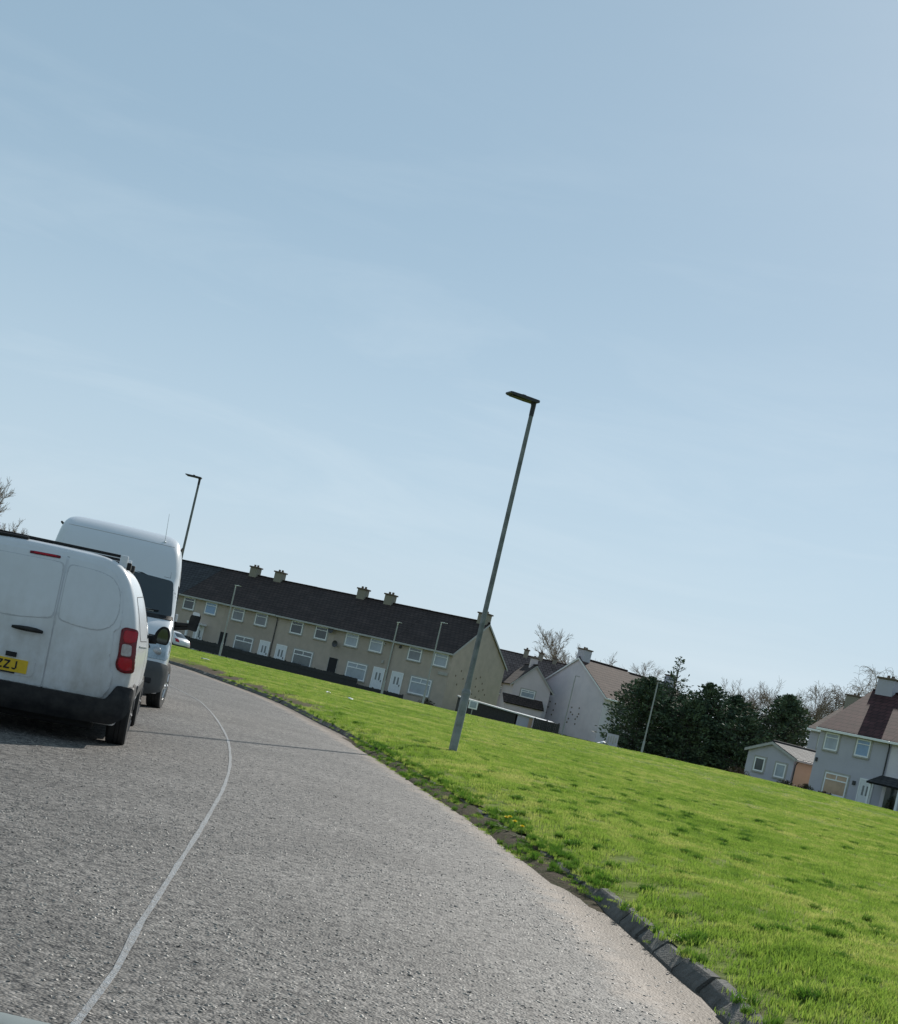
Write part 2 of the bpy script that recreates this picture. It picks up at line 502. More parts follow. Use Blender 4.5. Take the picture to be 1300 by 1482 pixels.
# soil and moss washed against the kerb where it is overgrown
rows = []
for i in range(len(KERB)):
    c = KERB[i]
    if not (7.5 < c.y < 26): continue
    wild = sm((c.y-7.6)/4.5)*sm((25.5-c.y)/4)
    row = []
    for d, pz in ((-0.23, 0.0), (-0.19, 0.3), (-0.145, 0.6), (-0.10, 0.85), (-0.05, 1.0), (0.01, 1.05), (0.07, 1.1), (0.13, 1.25), (0.20, 1.3)):
        q = c + KN[i]*d
        nn_ = noise.noise(Vector((q.x*3.2, q.y*2.2, 31))) + 0.6*noise.noise(Vector((q.x*9, q.y*9, 6)))
        row.append((q.x, q.y, -0.018 + wild*(0.020*pz**0.5 + 0.045*pz + 0.055*nn_*min(1, pz*2.2))))
    rows.append(row)
M_SOIL = mat('mossy_soil', (0.085, 0.064, 0.045), 1.0, spec=0.1, var=1.0, vscale=9, vcol=(0.045, 0.05, 0.02), bump=1.0, bscale=45, detail=8)
strip('soil_edge', rows, M_SOIL)

# the green: turf from the back of the kerb outwards
DS = [0.10, 0.2, 0.32, 0.5, 0.75, 1.0, 1.4, 1.9, 2.5, 3.2, 4, 5, 6.2, 7.6, 9.2, 11, 13, 15.5, 18, 21, 24.5, 28.5, 33, 38, 44, 51, 60, 72, 88, 110, 150, 220, 330]
rows, so = [], []
for i in range(0, len(KERB), 2):
    row, sr_ = [], []
    for d in DS:
        p = KERB[i] + KN[i]*d
        row.append((p.x, p.y, field_z(p.x, p.y, d)))
        sr_.append(soil_at(p.x, p.y, d))
    rows.append(row); so.append(sr_)
strip('grass_field', rows, M_TURF, {'soil': so})

# verge beyond the far side of the road, and the land to the horizon
rows = []
for i in range(0, len(LINE), 4):
    row = []
    for d in (3.6, 3.75, 4.2, 5, 6.5, 9, 12):
        p = LINE[i] - LN[i]*d
        row.append((p.x, p.y, -0.12 + 0.1*sm((d-3.6)/0.15) + 0.06*sm((d-4)/5) - 0.4*sm((d-9)/4)))
    rows.append(row)
strip('grass_verge', rows, M_TURF, {'soil': [[0]*7 for _ in rows]})
bm = bmesh.new()
bmesh.ops.create_grid(bm, x_segments=24, y_segments=24, size=3000)
for v in bm.verts:
    v.co.z = -0.62
kind(obj('ground', bm, M_TURF), 'structure')

# ------------------------------------------------------------------ grass blades (stuff): tufts instanced on points
def tuft_mesh(seed, nbl, spread, hmin, hmax, wd):
    r = random.Random(seed)
    V, F = [], []
    for _ in range(nbl):
        a, q = r.uniform(0, 6.283), spread*math.sqrt(r.random())
        x, y = q*math.cos(a), q*math.sin(a)
        h = r.uniform(hmin, hmax); ww = wd*r.uniform(0.7, 1.3)
        f = r.uniform(0, 6.283); fx, fy = math.cos(f), math.sin(f)
        l = r.uniform(0.1, 0.75)*h; la = r.uniform(0, 6.283); lx, ly = l*math.cos(la), l*math.sin(la)
        k = len(V)
        V += [(x-fx*ww, y-fy*ww, -0.01), (x+fx*ww, y+fy*ww, -0.01), (x+lx*.35+fx*ww*.8, y+ly*.35+fy*ww*.8, h*.6), (x+lx*.35-fx*ww*.8, y+ly*.35-fy*ww*.8, h*.6), (x+lx, y+ly, h)]
        F += [(k, k+1, k+2, k+3), (k+3, k+2, k+4)]
    me = bpy.data.meshes.new('grass_tuft')
    me.from_pydata(V, [], F); me.update(); me.materials.append(M_BLADE)
    return me

tcol = bpy.data.collections.new('grass_tufts')
for k in range(6):
    me = tuft_mesh(k, 54, 0.085, 0.012, 0.036, 0.0021)
    tcol.objects.link(bpy.data.objects.new('grass_tuft_%02d' % k, me))
for k in range(3):
    me = tuft_mesh(20+k, 70, 0.045, 0.03, 0.095, 0.0024)
    me.materials.clear(); me.materials.append(M_TUFT)
    tcol.objects.link(bpy.data.objects.new('grass_tuft_%02d' % (6+k), me))

def scatter_grass():
    r = np.random.RandomState(5)
    P, S, ROT, IDX = [], [], [], []
    bands = [(3.5, 9, 175), (9, 14, 120), (14, 20, 100), (20, 30, 70), (30, 45, 34), (45, 70, 13), (70, 112, 5.0)]
    for y0, y1, dens in bands:
        xa, xb = -0.36*y1-2, 0.36*y1+3.0
        n = int(dens*(y1-y0)*(xb-xa))
        xs = r.uniform(xa, xb, n); ys = r.uniform(y0, y1, n)
        # keep what lies on the green side of the kerb
        for k in range(0, n, 4000):
            x, y = xs[k:k+4000], ys[k:k+4000]
            d2 = (KA[None, :, 0]-x[:, None])**2 + (KA[None, :, 1]-y[:, None])**2
            i = d2.argmin(1)
            sd_ = (x-KA[i, 0])*KNA[i, 0] + (y-KA[i, 1])*KNA[i, 1]
            for xx, yy, dd in zip(x, y, sd_):
                if dd < 0.10: continue
                if dd < 0.6 and r.random() > 0.35 + dd: continue
                if soil_at(xx, yy, dd) > r.uniform(0.2, 0.9): continue
                cl = noise.noise(Vector((xx*1.6, yy*1.6, 21))) + 0.5*noise.noise(Vector((xx*4.5, yy*4.5, 2)))
                z = field_z(xx, yy, dd)
                IDX.append(r.randint(6)); s = r.uniform(0.75, 1.3)*(1+0.35*max(-0.5, cl))
                far = 1 + max(0.0, (yy-14)/40)
                P.append((xx, yy, z)); S.append((s*min(far, 2.4), s*min(far, 2.4), s*min(1+(far-1)*0.2, 1.25))); ROT.append((0, 0, r.uniform(0, 6.283)))
    # darker, coarser tufts standing out of the turf, and weeds that creep over the kerb
    def put(xx, yy, dd, s, sz, k):
        P.append((xx, yy, field_z(xx, yy, max(dd, 0)) - (0.05 if dd < 0.02 else 0.0) - (0.035 if dd < -0.1 else 0.0))); S.append((s, s, sz)); ROT.append((0, 0, r.uniform(0, 6.283))); IDX.append(k)
    for y0, y1, dens in ((4, 14, 2.6), (14, 24, 2.0), (24, 40, 0.8), (40, 75, 0.22)):
        xa, xb = -0.36*y1-1, 0.36*y1+2.5
        for _ in range(int(dens*(y1-y0)*(xb-xa))):
            xx, yy = r.uniform(xa, xb), r.uniform(y0, y1)
            dd = side_dist(KA, KNA, xx, yy)
            if dd < 0.15: continue
            if noise.noise(Vector((xx*0.22, yy*0.22, 5))) < r.uniform(-0.6, 0.2): continue
            big = r.uniform(0.35, 1.0)**2.4 * (1 + max(0, (yy-30)/90))
            for _k in range(int(3 + 12*min(big, 1.1))):
                a, q = r.uniform(0, 6.283), 0.115*big*math.sqrt(r.uniform())
                f = 1 + max(0.0, (yy-16)/60)
                put(xx+q*math.cos(a), yy+q*math.sin(a), dd, r.uniform(0.7, 1.2)*min(f, 2.2), r.uniform(0.45, 1.0)*(1-0.5*q/(0.115*big))*(1-0.5*sm((yy-20)/25)), 6 + r.randint(3))
    for i in range(len(KERB)):
        c = KERB[i]
        if not (5 < c.y < 40): continue
        wild = sm((c.y-9)/2.5)*sm((25-c.y)/4)
        for _k in range(int(7 + 60*wild)):
            dd = r.uniform(-0.20*wild, 0.16) if r.uniform() < 0.75 else r.uniform(0.085, 0.2)
            if noise.noise(Vector((c.x*2.3, c.y*2.3, 13))) < r.uniform(-0.5, 0.25): continue
            q = c + KN[i]*dd + Vector((0, r.uniform(-.15, .15), 0))
            put(q.x, q.y, dd, r.uniform(0.4, 0.8), r.uniform(0.3, 0.8), r.randint(9))
    me = bpy.data.meshes.new('grass')
    me.from_pydata(P, [], []); me.update()
    for nm, dat in (('scl', S), ('rot', ROT)):
        a = me.attributes.new(nm, 'FLOAT_VECTOR', 'POINT'); a.data.foreach_set('vector', np.array(dat, dtype=np.float32).ravel())
    a = me.attributes.new('pick', 'INT', 'POINT'); a.data.foreach_set('value', np.array(IDX, dtype=np.int32))
    o = bpy.data.objects.new('grass', me); C.collection.objects.link(o)
    me.materials.append(M_BLADE)
    kind(o, 'stuff')
    o['label'] = 'short bright green grass growing over the open green beside the kerb'
    ng = bpy.data.node_groups.new('grass_scatter', 'GeometryNodeTree')
    ng.interface.new_socket('Geometry', in_out='INPUT', socket_type='NodeSocketGeometry')
    ng.interface.new_socket('Geometry', in_out='OUTPUT', socket_type='NodeSocketGeometry')
    N = ng.nodes.new
    gi, go = N('NodeGroupInput'), N('NodeGroupOutput')
    ip = N('GeometryNodeInstanceOnPoints'); ci = N('GeometryNodeCollectionInfo')
    ci.inputs['Collection'].default_value = tcol; ci.inputs['Separate Children'].default_value = True; ci.inputs['Reset Children'].default_value = True
    def na(nm, ty):
        q = N('GeometryNodeInputNamedAttribute'); q.data_type = ty; q.inputs['Name'].default_value = nm
        return q.outputs['Attribute']
    K = ng.links.new
    K(gi.outputs[0], ip.inputs['Points']); K(ci.outputs[0], ip.inputs['Instance'])
    ip.inputs['Pick Instance'].default_value = True
    K(na('pick', 'INT'), ip.inputs['Instance Index']); K(na('rot', 'FLOAT_VECTOR'), ip.inputs['Rotation']); K(na('scl', 'FLOAT_VECTOR'), ip.inputs['Scale'])
    K(ip.outputs[0], go.inputs[0])
    md = o.modifiers.new('scatter', 'NODES'); md.node_group = ng
    print('tufts', len(P))
scatter_grass()

# loose and proud chippings of the worn surface dressing near the camera (stuff)
def chip_mat():
    M = bpy.data.materials.new('stone_chipping'); M.use_nodes = True
    t = M.node_tree; b = t.nodes['Principled BSDF']
    oi = t.nodes.new('ShaderNodeObjectInfo'); r = t.nodes.new('ShaderNodeValToRGB')
    r.color_ramp.elements[0].color = (0.085, 0.08, 0.073, 1); r.color_ramp.elements[1].color = (0.32, 0.29, 0.25, 1)
    e = r.color_ramp.elements.new(0.6); e.color = (0.21, 0.195, 0.175, 1)
    t.links.new(oi.outputs['Random'], r.inputs['Fac']); t.links.new(r.outputs['Color'], b.inputs['Base Color'])
    b.inputs['Roughness'].default_value = 0.55; b.inputs['Specular IOR Level'].default_value = 0.4
    return M
M_CHIP = chip_mat()
ccol = bpy.data.collections.new('chippings')
for k in range(6):
    r_ = random.Random(50+k); bm = bmesh.new()
    bmesh.ops.create_icosphere(bm, subdivisions=1, radius=1)
    for v in bm.verts:
        v.co *= r_.uniform(0.72, 1.2)
    me = bpy.data.meshes.new('chipping'); bm.to_mesh(me); bm.free(); me.materials.append(M_CHIP)
    ccol.objects.link(bpy.data.objects.new('chipping_%02d' % k, me))
def scatter_chips():
    r = np.random.RandomState(9)
    P, S, ROT, IDX = [], [], [], []
    for y0, y1, dens in ((3.6, 6, 900), (6, 9, 620), (9, 13, 330), (13, 18, 140)):
        xa, xb = -0.33*y1-0.3, 1.75
        n = int(dens*(y1-y0)*(xb-xa))
        for x, y in zip(r.uniform(xa, xb, n), r.uniform(y0, y1, n)):
            sdk = side_dist(KA, KNA, x, y)
            if sdk > -0.03 or (sdk > -0.5 and r.uniform() < 0.85 + sdk): continue
            m_ = noise.noise(Vector((x*1.1, y*0.5, 3)))*0.6 + noise.noise(Vector((x*3.5, y*3.5, 7)))*0.5
            if m_ < r.uniform(-0.55, 0.35): continue
            ld = abs(side_dist(LA, LNA, x, y))
            if ld < 0.03 and r.uniform() < 0.7: continue
            q = r.uniform(0.0045, 0.0098)
            P.append((x, y, road_z(x, y) - 0.0005)); S.append((q*r.uniform(.8, 1.4), q, q*r.uniform(.35, .62)))
            ROT.append((r.normal(0, .2), r.normal(0, .2), r.uniform(0, 6.283))); IDX.append(r.randint(6))
    me = bpy.data.meshes.new('road_chippings'); me.from_pydata(P, [], []); me.update()
    for nm, dat in (('scl', S), ('rot', ROT)):
        a = me.attributes.new(nm, 'FLOAT_VECTOR', 'POINT'); a.data.foreach_set('vector', np.array(dat, dtype=np.float32).ravel())
    a = me.attributes.new('pick', 'INT', 'POINT'); a.data.foreach_set('value', np.array(IDX, dtype=np.int32))
    o = bpy.data.objects.new('road_chippings', me); C.collection.objects.link(o); me.materials.append(M_CHIP)
    kind(o, 'stuff'); o['label'] = 'grey stone chippings bedded in the worn road surface'
    ng = bpy.data.node_groups['grass_scatter'].copy()
    for nd in ng.nodes:
        if nd.bl_idname == 'GeometryNodeCollectionInfo': nd.inputs['Collection'].default_value = ccol
    md = o.modifiers.new('scatter', 'NODES'); md.node_group = ng
    print('chips', len(P))
scatter_chips()

# ------------------------------------------------------------------ houses
M_HARL_BEIGE = mat('beige_harling', (0.475, 0.395, 0.335), 0.95, var=0.45, vscale=1.2, vcol=(0.32, 0.275, 0.235), bump=0.5, bscale=55)
M_HARL_BEIGE2 = mat('tan_harling', (0.44, 0.365, 0.31), 0.95, var=0.5, vscale=0.9, vcol=(0.30, 0.255, 0.215), bump=0.5, bscale=55)
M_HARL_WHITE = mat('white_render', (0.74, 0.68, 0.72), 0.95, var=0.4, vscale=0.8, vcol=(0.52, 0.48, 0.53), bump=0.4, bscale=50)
M_HARL_PINK = mat('pinkish_render', (0.62, 0.55, 0.57), 0.95, var=0.4, vscale=0.8, vcol=(0.48, 0.42, 0.44), bump=0.4, bscale=50)
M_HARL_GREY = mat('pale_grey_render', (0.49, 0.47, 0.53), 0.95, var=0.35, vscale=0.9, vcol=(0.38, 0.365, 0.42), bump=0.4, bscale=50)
M_PEACH = mat('peach_render', (0.56, 0.385, 0.28), 0.95, var=0.4, vscale=1.5, vcol=(0.48, 0.31, 0.21), bump=0.4, bscale=50)
M_UPVC = mat('white_window_frame', (0.84, 0.84, 0.84), 0.35, var=0.2, vscale=3, vcol=(0.6, 0.6, 0.58))
M_SILL = mat('grey_sill', (0.42, 0.40, 0.37), 0.8, var=0.4, vscale=6)
M_DOOR = mat('white_door', (0.72, 0.73, 0.75), 0.35, var=0.15, vscale=4)
M_PIPE = mat('dark_downpipe', (0.035, 0.035, 0.038), 0.5)
M_DARKHOLE = mat('passage_shade_black', (0.02, 0.02, 0.022), 0.9)
M_GUTTER = mat('pale_gutter', (0.42, 0.41, 0.40), 0.5, var=0.3, vscale=3)
M_STACK = mat('chimney_render', (0.28, 0.25, 0.20), 0.95, var=0.5, vscale=3, vcol=(0.26, 0.24, 0.20), bump=0.4, bscale=40)
M_POT = mat('chimney_pot', (0.15, 0.11, 0.08), 0.9, var=0.4, vscale=9)
M_DISH = mat('dish_grey', (0.06, 0.06, 0.065), 0.5)
M_FENCE = mat('dark_fence_paint', (0.030, 0.030, 0.032), 0.8, var=0.5, vscale=4, vcol=(0.05, 0.048, 0.045))
M_TIMBER = mat('dark_timber', (0.035, 0.033, 0.033), 0.85, var=0.6, vscale=5, vcol=(0.06, 0.055, 0.05))
M_METALROOF = mat('pale_roof_sheet', (0.55, 0.56, 0.57), 0.35, metal=0.3, var=0.3, vscale=3)

def pane_mat(name, col):
    M = mat(name, col, 0.08, spec=0.6, var=0.6, vscale=1.3, vcol=tuple(q*0.55 for q in col))
    return M
PANES = [pane_mat('glass_with_net_curtain', (0.36, 0.41, 0.47)), pane_mat('dark_window_glass', (0.05, 0.065, 0.075)),
         pane_mat('glass_with_blue_blind', (0.22, 0.36, 0.55)), pane_mat('glass_with_grey_curtain', (0.17, 0.19, 0.21)), pane_mat('glass_with_warm_curtain', (0.52, 0.36, 0.25))]

def roof_mat(name, ca, cb, course=0.42, tilew=0.42):
    """Interlocking roof tiles: courses and joints in the sheet's own x / slope coordinates."""
    M = bpy.data.materials.new(name); M.use_nodes = True
    t = M.node_tree; N = t.nodes.new; K = t.links.new
    b = t.nodes['Principled BSDF']; b.inputs['Roughness'].default_value = 0.9; b.inputs['Specular IOR Level'].default_value = 0.25
    uv = N('ShaderNodeUVMap')
    br = N('ShaderNodeTexBrick')
    br.inputs['Scale'].default_value = 1.0; br.inputs['Mortar Size'].default_value = 0.035; br.inputs['Mortar Smooth'].default_value = 0.4
    br.inputs['Brick Width'].default_value = tilew; br.inputs['Row Height'].default_value = course
    br.inputs['Color1'].default_value = (*ca, 1); br.inputs['Color2'].default_value = (*cb, 1)
    br.inputs['Mortar'].default_value = (ca[0]*0.35, ca[1]*0.35, ca[2]*0.35, 1)
    K(uv.outputs['UV'], br.inputs['Vector'])
    n = N('ShaderNodeTexNoise'); n.inputs['Scale'].default_value = 1.1; n.inputs['Detail'].default_value = 6
    c = N('ShaderNodeTexCoord'); K(c.outputs['Object'], n.inputs['Vector'])
    x = N('ShaderNodeMix'); x.data_type = 'RGBA'; x.blend_type = 'MULTIPLY'
    r = N('ShaderNodeValToRGB'); r.color_ramp.elements[0].position = 0.35; r.color_ramp.elements[0].color = (0.6, 0.6, 0.6, 1); r.color_ramp.elements[1].position = 0.7
    K(n.outputs['Fac'], r.inputs['Fac']); x.inputs['Factor'].default_value = 1.0
    K(br.outputs['Color'], x.inputs['A']); K(r.outputs['Color'], x.inputs['B']); K(x.outputs['Result'], b.inputs['Base Color'])
    # each course is a ramp that ends in a step
    sp = N('ShaderNodeSeparateXYZ'); K(uv.outputs['UV'], sp.inputs['Vector'])
    dv = N('ShaderNodeMath'); dv.operation = 'DIVIDE'; dv.inputs[1].default_value = course; K(sp.outputs['Y'], dv.inputs[0])
    fr = N('ShaderNodeMath'); fr.operation = 'FRACT'; K(dv.outputs['Value'], fr.inputs[0])
    bp = N('ShaderNodeBump'); bp.inputs['Strength'].default_value = 1.0; bp.inputs['Distance'].default_value = 0.09; bp.invert = True
    K(fr.outputs['Value'], bp.inputs['Height']); K(bp.outputs['Normal'], b.inputs['Normal'])
    return M
M_ROOF_BROWN = roof_mat('brown_concrete_tiles', (0.060, 0.042, 0.038), (0.075, 0.052, 0.045))
M_ROOF_GREY = roof_mat('grey_concrete_tiles', (0.055, 0.055, 0.058), (0.07, 0.07, 0.072))
M_ROOF_RED = roof_mat('red_brown_tiles', (0.074, 0.028, 0.028), (0.105, 0.040, 0.039), 0.46, 0.5)
M_ROOF_RUST = roof_mat('weathered_brown_tiles', (0.070, 0.042, 0.036), (0.098, 0.062, 0.051))
M_ROOF_FAR = roof_mat('sunlit_brown_tiles', (0.18, 0.135, 0.125), (0.22, 0.165, 0.15))  # brown tiles in a lighter colour that paints in the sunlight
M_ROOF_PALE = roof_mat('pale_grey_tiles', (0.17, 0.17, 0.17), (0.215, 0.21, 0.205), 0.32, 0.4)

def slab(bm, q, th):
    """Roof plane: quad q (eave left, eave right, ridge right, ridge left), thickness down; UV in metres."""
    q = [Vector(p) for p in q]
    n = (q[1]-q[0]).cross(q[3]-q[0]).normalized()
    if n.z < 0: n = -n
    up = [bm.verts.new(p) for p in q]
    lo = [bm.verts.new(p - n*th) for p in q]
    ex = (q[1]-q[0]).normalized(); ey = (q[3]-q[0]); ey = (ey - ex*ey.dot(ex)).normalized()
    uvl = bm.loops.layers.uv.verify()
    fs = [bm.faces.new(up), bm.faces.new(lo[::-1])]
    for i in range(4):
        fs.append(bm.faces.new((up[i], lo[i], lo[(i+1) % 4], up[(i+1) % 4])))
    for f in fs:
        for l in f.loops:
            d = l.vert.co - q[0]
            l[uvl].uv = (d.dot(ex) + 50, d.dot(ey) + 50)

class House:
    def __init__(s, name, label, cat, loc, rotdeg, W, D, eave, ridge, wallm, roofm, group=None, gl=True, gr=True, over=0.30, verge=0.12, base=-1.2, vm=None, roof=True, wallname='wall'):
        s.W, s.D, s.eave, s.ridge = W, D, eave, ridge
        s.root = tag(empty(name, loc, (0, 0, R(rotdeg))), label, cat, group)
        bm = bmesh.new()
        # walls: a closed body with the gable shape
        prof = [(0, base), (D, base), (D, eave), (D/2, ridge), (0, eave)]
        a = [bm.verts.new((0.002, y, z)) for y, z in prof]; b = [bm.verts.new((W-0.002, y, z)) for y, z in prof]
        bm.faces.new(a); bm.faces.new(b[::-1])
        for i in range(5):
            bm.faces.new((a[i], b[i], b[(i+1) % 5], a[(i+1) % 5]))
        s.wall = obj(wallname, bm, wallm, s.root)
        if roof:
            bm = bmesh.new()
            k = (ridge-eave)/(D/2)
            t = 0.13
            xl = -verge if gl else 0.003; xr = W + (verge if gr else -0.003)
            ze = eave - over*k + t
            slab(bm, [(xl, -over, ze), (xr, -over, ze), (xr, D/2, ridge+t), (xl, D/2, ridge+t)], 0.1)
            slab(bm, [(xr, D+over, ze), (xl, D+over, ze), (xl, D/2, ridge+t+0.002), (xr, D/2, ridge+t+0.002)], 0.1)
            s.roof = obj('roof', bm, roofm, s.root)
            bm = bmesh.new()
            tube(bm, [(xl+0.01, D/2, ridge+t+0.01), (xr-0.01, D/2, ridge+t+0.01)], 0.09, 8)
            obj('ridge_tiles', bm, roofm, s.roof)
            bm = bmesh.new()
            box(bm, xl+0.01, xr-0.01, -over-0.11, -over+0.015, ze-0.20, ze-0.045, 0.02)
            obj('gutter', bm, vm or M_GUTTER, s.root)
            # bargeboards
            for on, x in ((gl, xl), (gr, xr)):
                if not on: continue
                bm = bmesh.new()
                y0, y1 = -over, D+over
                sx = -1 if x < 0 else 1
                poly = [(y0, ze-0.05), (D/2, ridge+t-0.05), (y1, ze-0.05), (y1, ze-0.23), (D/2, ridge+t-0.23), (y0, ze-0.23)]
                va = [bm.verts.new((x+sx*0.004, y, z)) for y, z in poly]; vb = [bm.verts.new((x+sx*0.034, y, z)) for y, z in poly]
                for q in ((0,1,4,5), (1,2,3,4)):
                    bm.faces.new([va[i] for i in q]); bm.faces.new([vb[i] for i in q][::-1])
                for i in range(6):
                    bm.faces.new((va[i], vb[i], vb[(i+1) % 6], va[(i+1) % 6]))
                obj('bargeboard', bm, vm or M_GUTTER, s.root)

    def F(s, face):
        if face == 'front': return lambda u, o, z: (u, -o, z)
        if face == 'left': return lambda u, o, z: (-o, s.D-u, z)
        if face == 'right': return lambda u, o, z: (s.W+o, u, z)

    def fbox(s, bm, face, u0, u1, o0, o1, z0, z1, bev=0):
        f = s.F(face)
        p, q = f(u0, o0, z0), f(u1, o1, z1)
        lo = [min(a, b) for a, b in zip(p, q)]; hi = [max(a, b) for a, b in zip(p, q)]
        box(bm, lo[0], hi[0], lo[1], hi[1], lo[2], hi[2], bev)

    def window(s, u, z, wd, h, pane=0, face='front', style='side', fw=0.088):
        """u, z is the centre. A frame ring with glazing bars, glass behind it and a sill."""
        u0, u1, z0, z1 = u-wd/2, u+wd/2, z-h/2, z+h/2
        bm = bmesh.new()
        s.fbox(bm, face, u0, u0+fw, 0.004, 0.055, z0, z1); s.fbox(bm, face, u1-fw, u1, 0.004, 0.055, z0, z1)
        s.fbox(bm, face, u0+fw, u1-fw, 0.004, 0.053, z0, z0+fw); s.fbox(bm, face, u0+fw, u1-fw, 0.004, 0.053, z1-fw, z1)
        if style == 'top':
            zt = z0 + h*0.70
            s.fbox(bm, face, u0+fw, u1-fw, 0.004, 0.050, zt-0.04, zt+0.04)
            s.fbox(bm, face, u-0.035, u+0.035, 0.004, 0.048, zt+0.04, z1-fw)
        elif style == 'side':
            s.fbox(bm, face, u0+fw, u1-fw, 0.004, 0.050, z0+h*0.70, z0+h*0.70+0.05)
        fr = obj('window', bm, M_UPVC, s.root)
        bm = bmesh.new(); s.fbox(bm, face, u0+0.01, u1-0.01, 0.003, 0.022, z0+0.01, z1-0.01)
        obj('pane', bm, PANES[pane], fr)
        bm = bmesh.new(); s.fbox(bm, face, u0-0.08, u1+0.08, -0.01, 0.11, z0-0.10, z0-0.004, 0.01)
        obj('sill', bm, M_SILL, fr)
        # raised plain band round the opening
        bm = bmesh.new()
        s.fbox(bm, face, u0-0.12, u0-0.004, -0.01, 0.02, z0-0.0, z1+0.12); s.fbox(bm, face, u1+0.004, u1+0.12, -0.01, 0.02, z0-0.0, z1+0.12)
        s.fbox(bm, face, u0-0.004, u1+0.004, -0.01, 0.018, z1+0.004, z1+0.12)
        obj('surround', bm, M_SILL, fr)
        return fr

    def door(s, u, z0, wd, h, face='front', m_=None):
        bm = bmesh.new()
        s.fbox(bm, face, u-wd/2, u+wd/2, 0.004, 0.05, z0, z0+h)
        d = obj('door', bm, m_ or M_DOOR, s.root)
        bm = bmesh.new()
        for k in (-1, 1):
            s.fbox(bm, face, u+k*wd*0.17-wd*0.08, u+k*wd*0.17+wd*0.08, 0.045, 0.056, z0+h*0.50, z0+h*0.82)
        obj('door_glass', bm, PANES[3], d)
        bm = bmesh.new(); s.fbox(bm, face, u+wd*0.36, u+wd*0.41, 0.05, 0.10, z0+h*0.44, z0+h*0.52)
        obj('handle', bm, M_PIPE, d)
        bm = bmesh.new()
        s.fbox(bm, face, u-wd/2-0.09, u-wd/2-0.004, 0.004, 0.065, z0, z0+h+0.09); s.fbox(bm, face, u+wd/2+0.004, u+wd/2+0.09, 0.004, 0.065, z0, z0+h+0.09)
        s.fbox(bm, face, u-wd/2-0.004, u+wd/2+0.004, 0.004, 0.063, z0+h+0.004, z0+h+0.09)
        obj('door_frame', bm, M_UPVC, d)
        bm = bmesh.new(); s.fbox(bm, face, u-wd/2-0.15, u+wd/2+0.15, 0.0, 0.5, z0-0.25, z0-0.01)
        obj('step', bm, M_SILL, d)
        return d

    def passage(s, u, z0, wd, h):
        bm = bmesh.new(); s.fbox(bm, 'front', u-wd/2, u+wd/2, 0.003, 0.02, z0, z0+h)
        p = obj('passage_shade', bm, M_DARKHOLE, s.root)  # flat near-black sheet stands in for the shade inside the passage
        bm = bmesh.new()
        s.fbox(bm, 'front', u-wd/2-0.06, u-wd/2, 0.0, 0.03, z0, z0+h+0.06); s.fbox(bm, 'front', u+wd/2, u+wd/2+0.06, 0.0, 0.03, z0, z0+h+0.06)
        obj('passage_frame', bm, M_SILL, p)

    def pipe(s, u, z0, z1, face='front', kink=False):
        bm = bmesh.new(); f = s.F(face)
        tube(bm, [f(u, 0.08, z0), f(u, 0.08, z1-0.35), f(u, 0.30, z1)], 0.045, 8)
        return obj('downpipe', bm, M_PIPE, s.root)

    def chimney(s, u, wd=0.85, dp=0.7, top=0.66, pots=2, m_=None, y=None):
        y = s.D/2 if y is None else y
        zt = s.ridge + 0.13 + top
        bm = bmesh.new(); box(bm, u-wd/2, u+wd/2, y-dp/2, y+dp/2, s.ridge-0.9, zt, 0.02)
        c = obj('chimney', bm, m_ or M_STACK, s.roof)
        bm = bmesh.new(); box(bm, u-wd/2-0.09, u+wd/2+0.09, y-dp/2-0.09, y+dp/2+0.09, zt+0.003, zt+0.13, 0.02)
        for k in range(pots):
            px = u + (k-(pots-1)/2)*0.36
            tube(bm, [(px, y, zt+0.10), (px, y, zt+0.32)], [0.12, 0.10], 10)
        c2 = obj('chimney_cap', bm, M_POT, s.root)
        c2.name = 'chimney_cap'

    def dish(s, u, z, face='front', m_=None):
        bm = bmesh.new(); f = s.F(face)
        rings = []
        for k, (r, o) in enumerate(((0.02, 0.26), (0.14, 0.29), (0.24, 0.34), (0.30, 0.40))):
            rings.append([bm.verts.new(f(u + r*math.cos(a*0.5236), o, z + r*math.sin(a*0.5236))) for a in range(12)])
        for i in range(3):
            for k in range(12):
                bm.faces.new((rings[i][k], rings[i][(k+1) % 12], rings[i+1][(k+1) % 12], rings[i+1][k]))
        bm.faces.new(rings[0])
        tube(bm, [f(u, 0.0, z-0.15), f(u, 0.28, z-0.1)], 0.02, 6)
        tube(bm, [f(u, 0.34, z-0.28), f(u, 0.62, z-0.02)], 0.015, 6)
        return obj('satellite_dish', bm, m_ or M_DISH, s.root)

    def alarm(s, u, z, m_=None, face='front', wd=0.22):
        bm = bmesh.new(); s.fbox(bm, face, u-wd/2, u+wd/2, 0.0, 0.09, z-0.13, z+0.13, 0.02)
        return obj('wall_box', bm, m_ or M_PIPE, s.root)

    def aircon_holes(s, pts, face):
        """Dark fixing plates of the wall insulation, left as small marks on the gable."""
        bm = bmesh.new()
        for u, z in pts: s.fbox(bm, face, u-0.08, u+0.08, 0.0, 0.006, z-0.08, z+0.08)
        return kind(obj('wall_fixings', bm, M_POT, s.root), 'stuff')

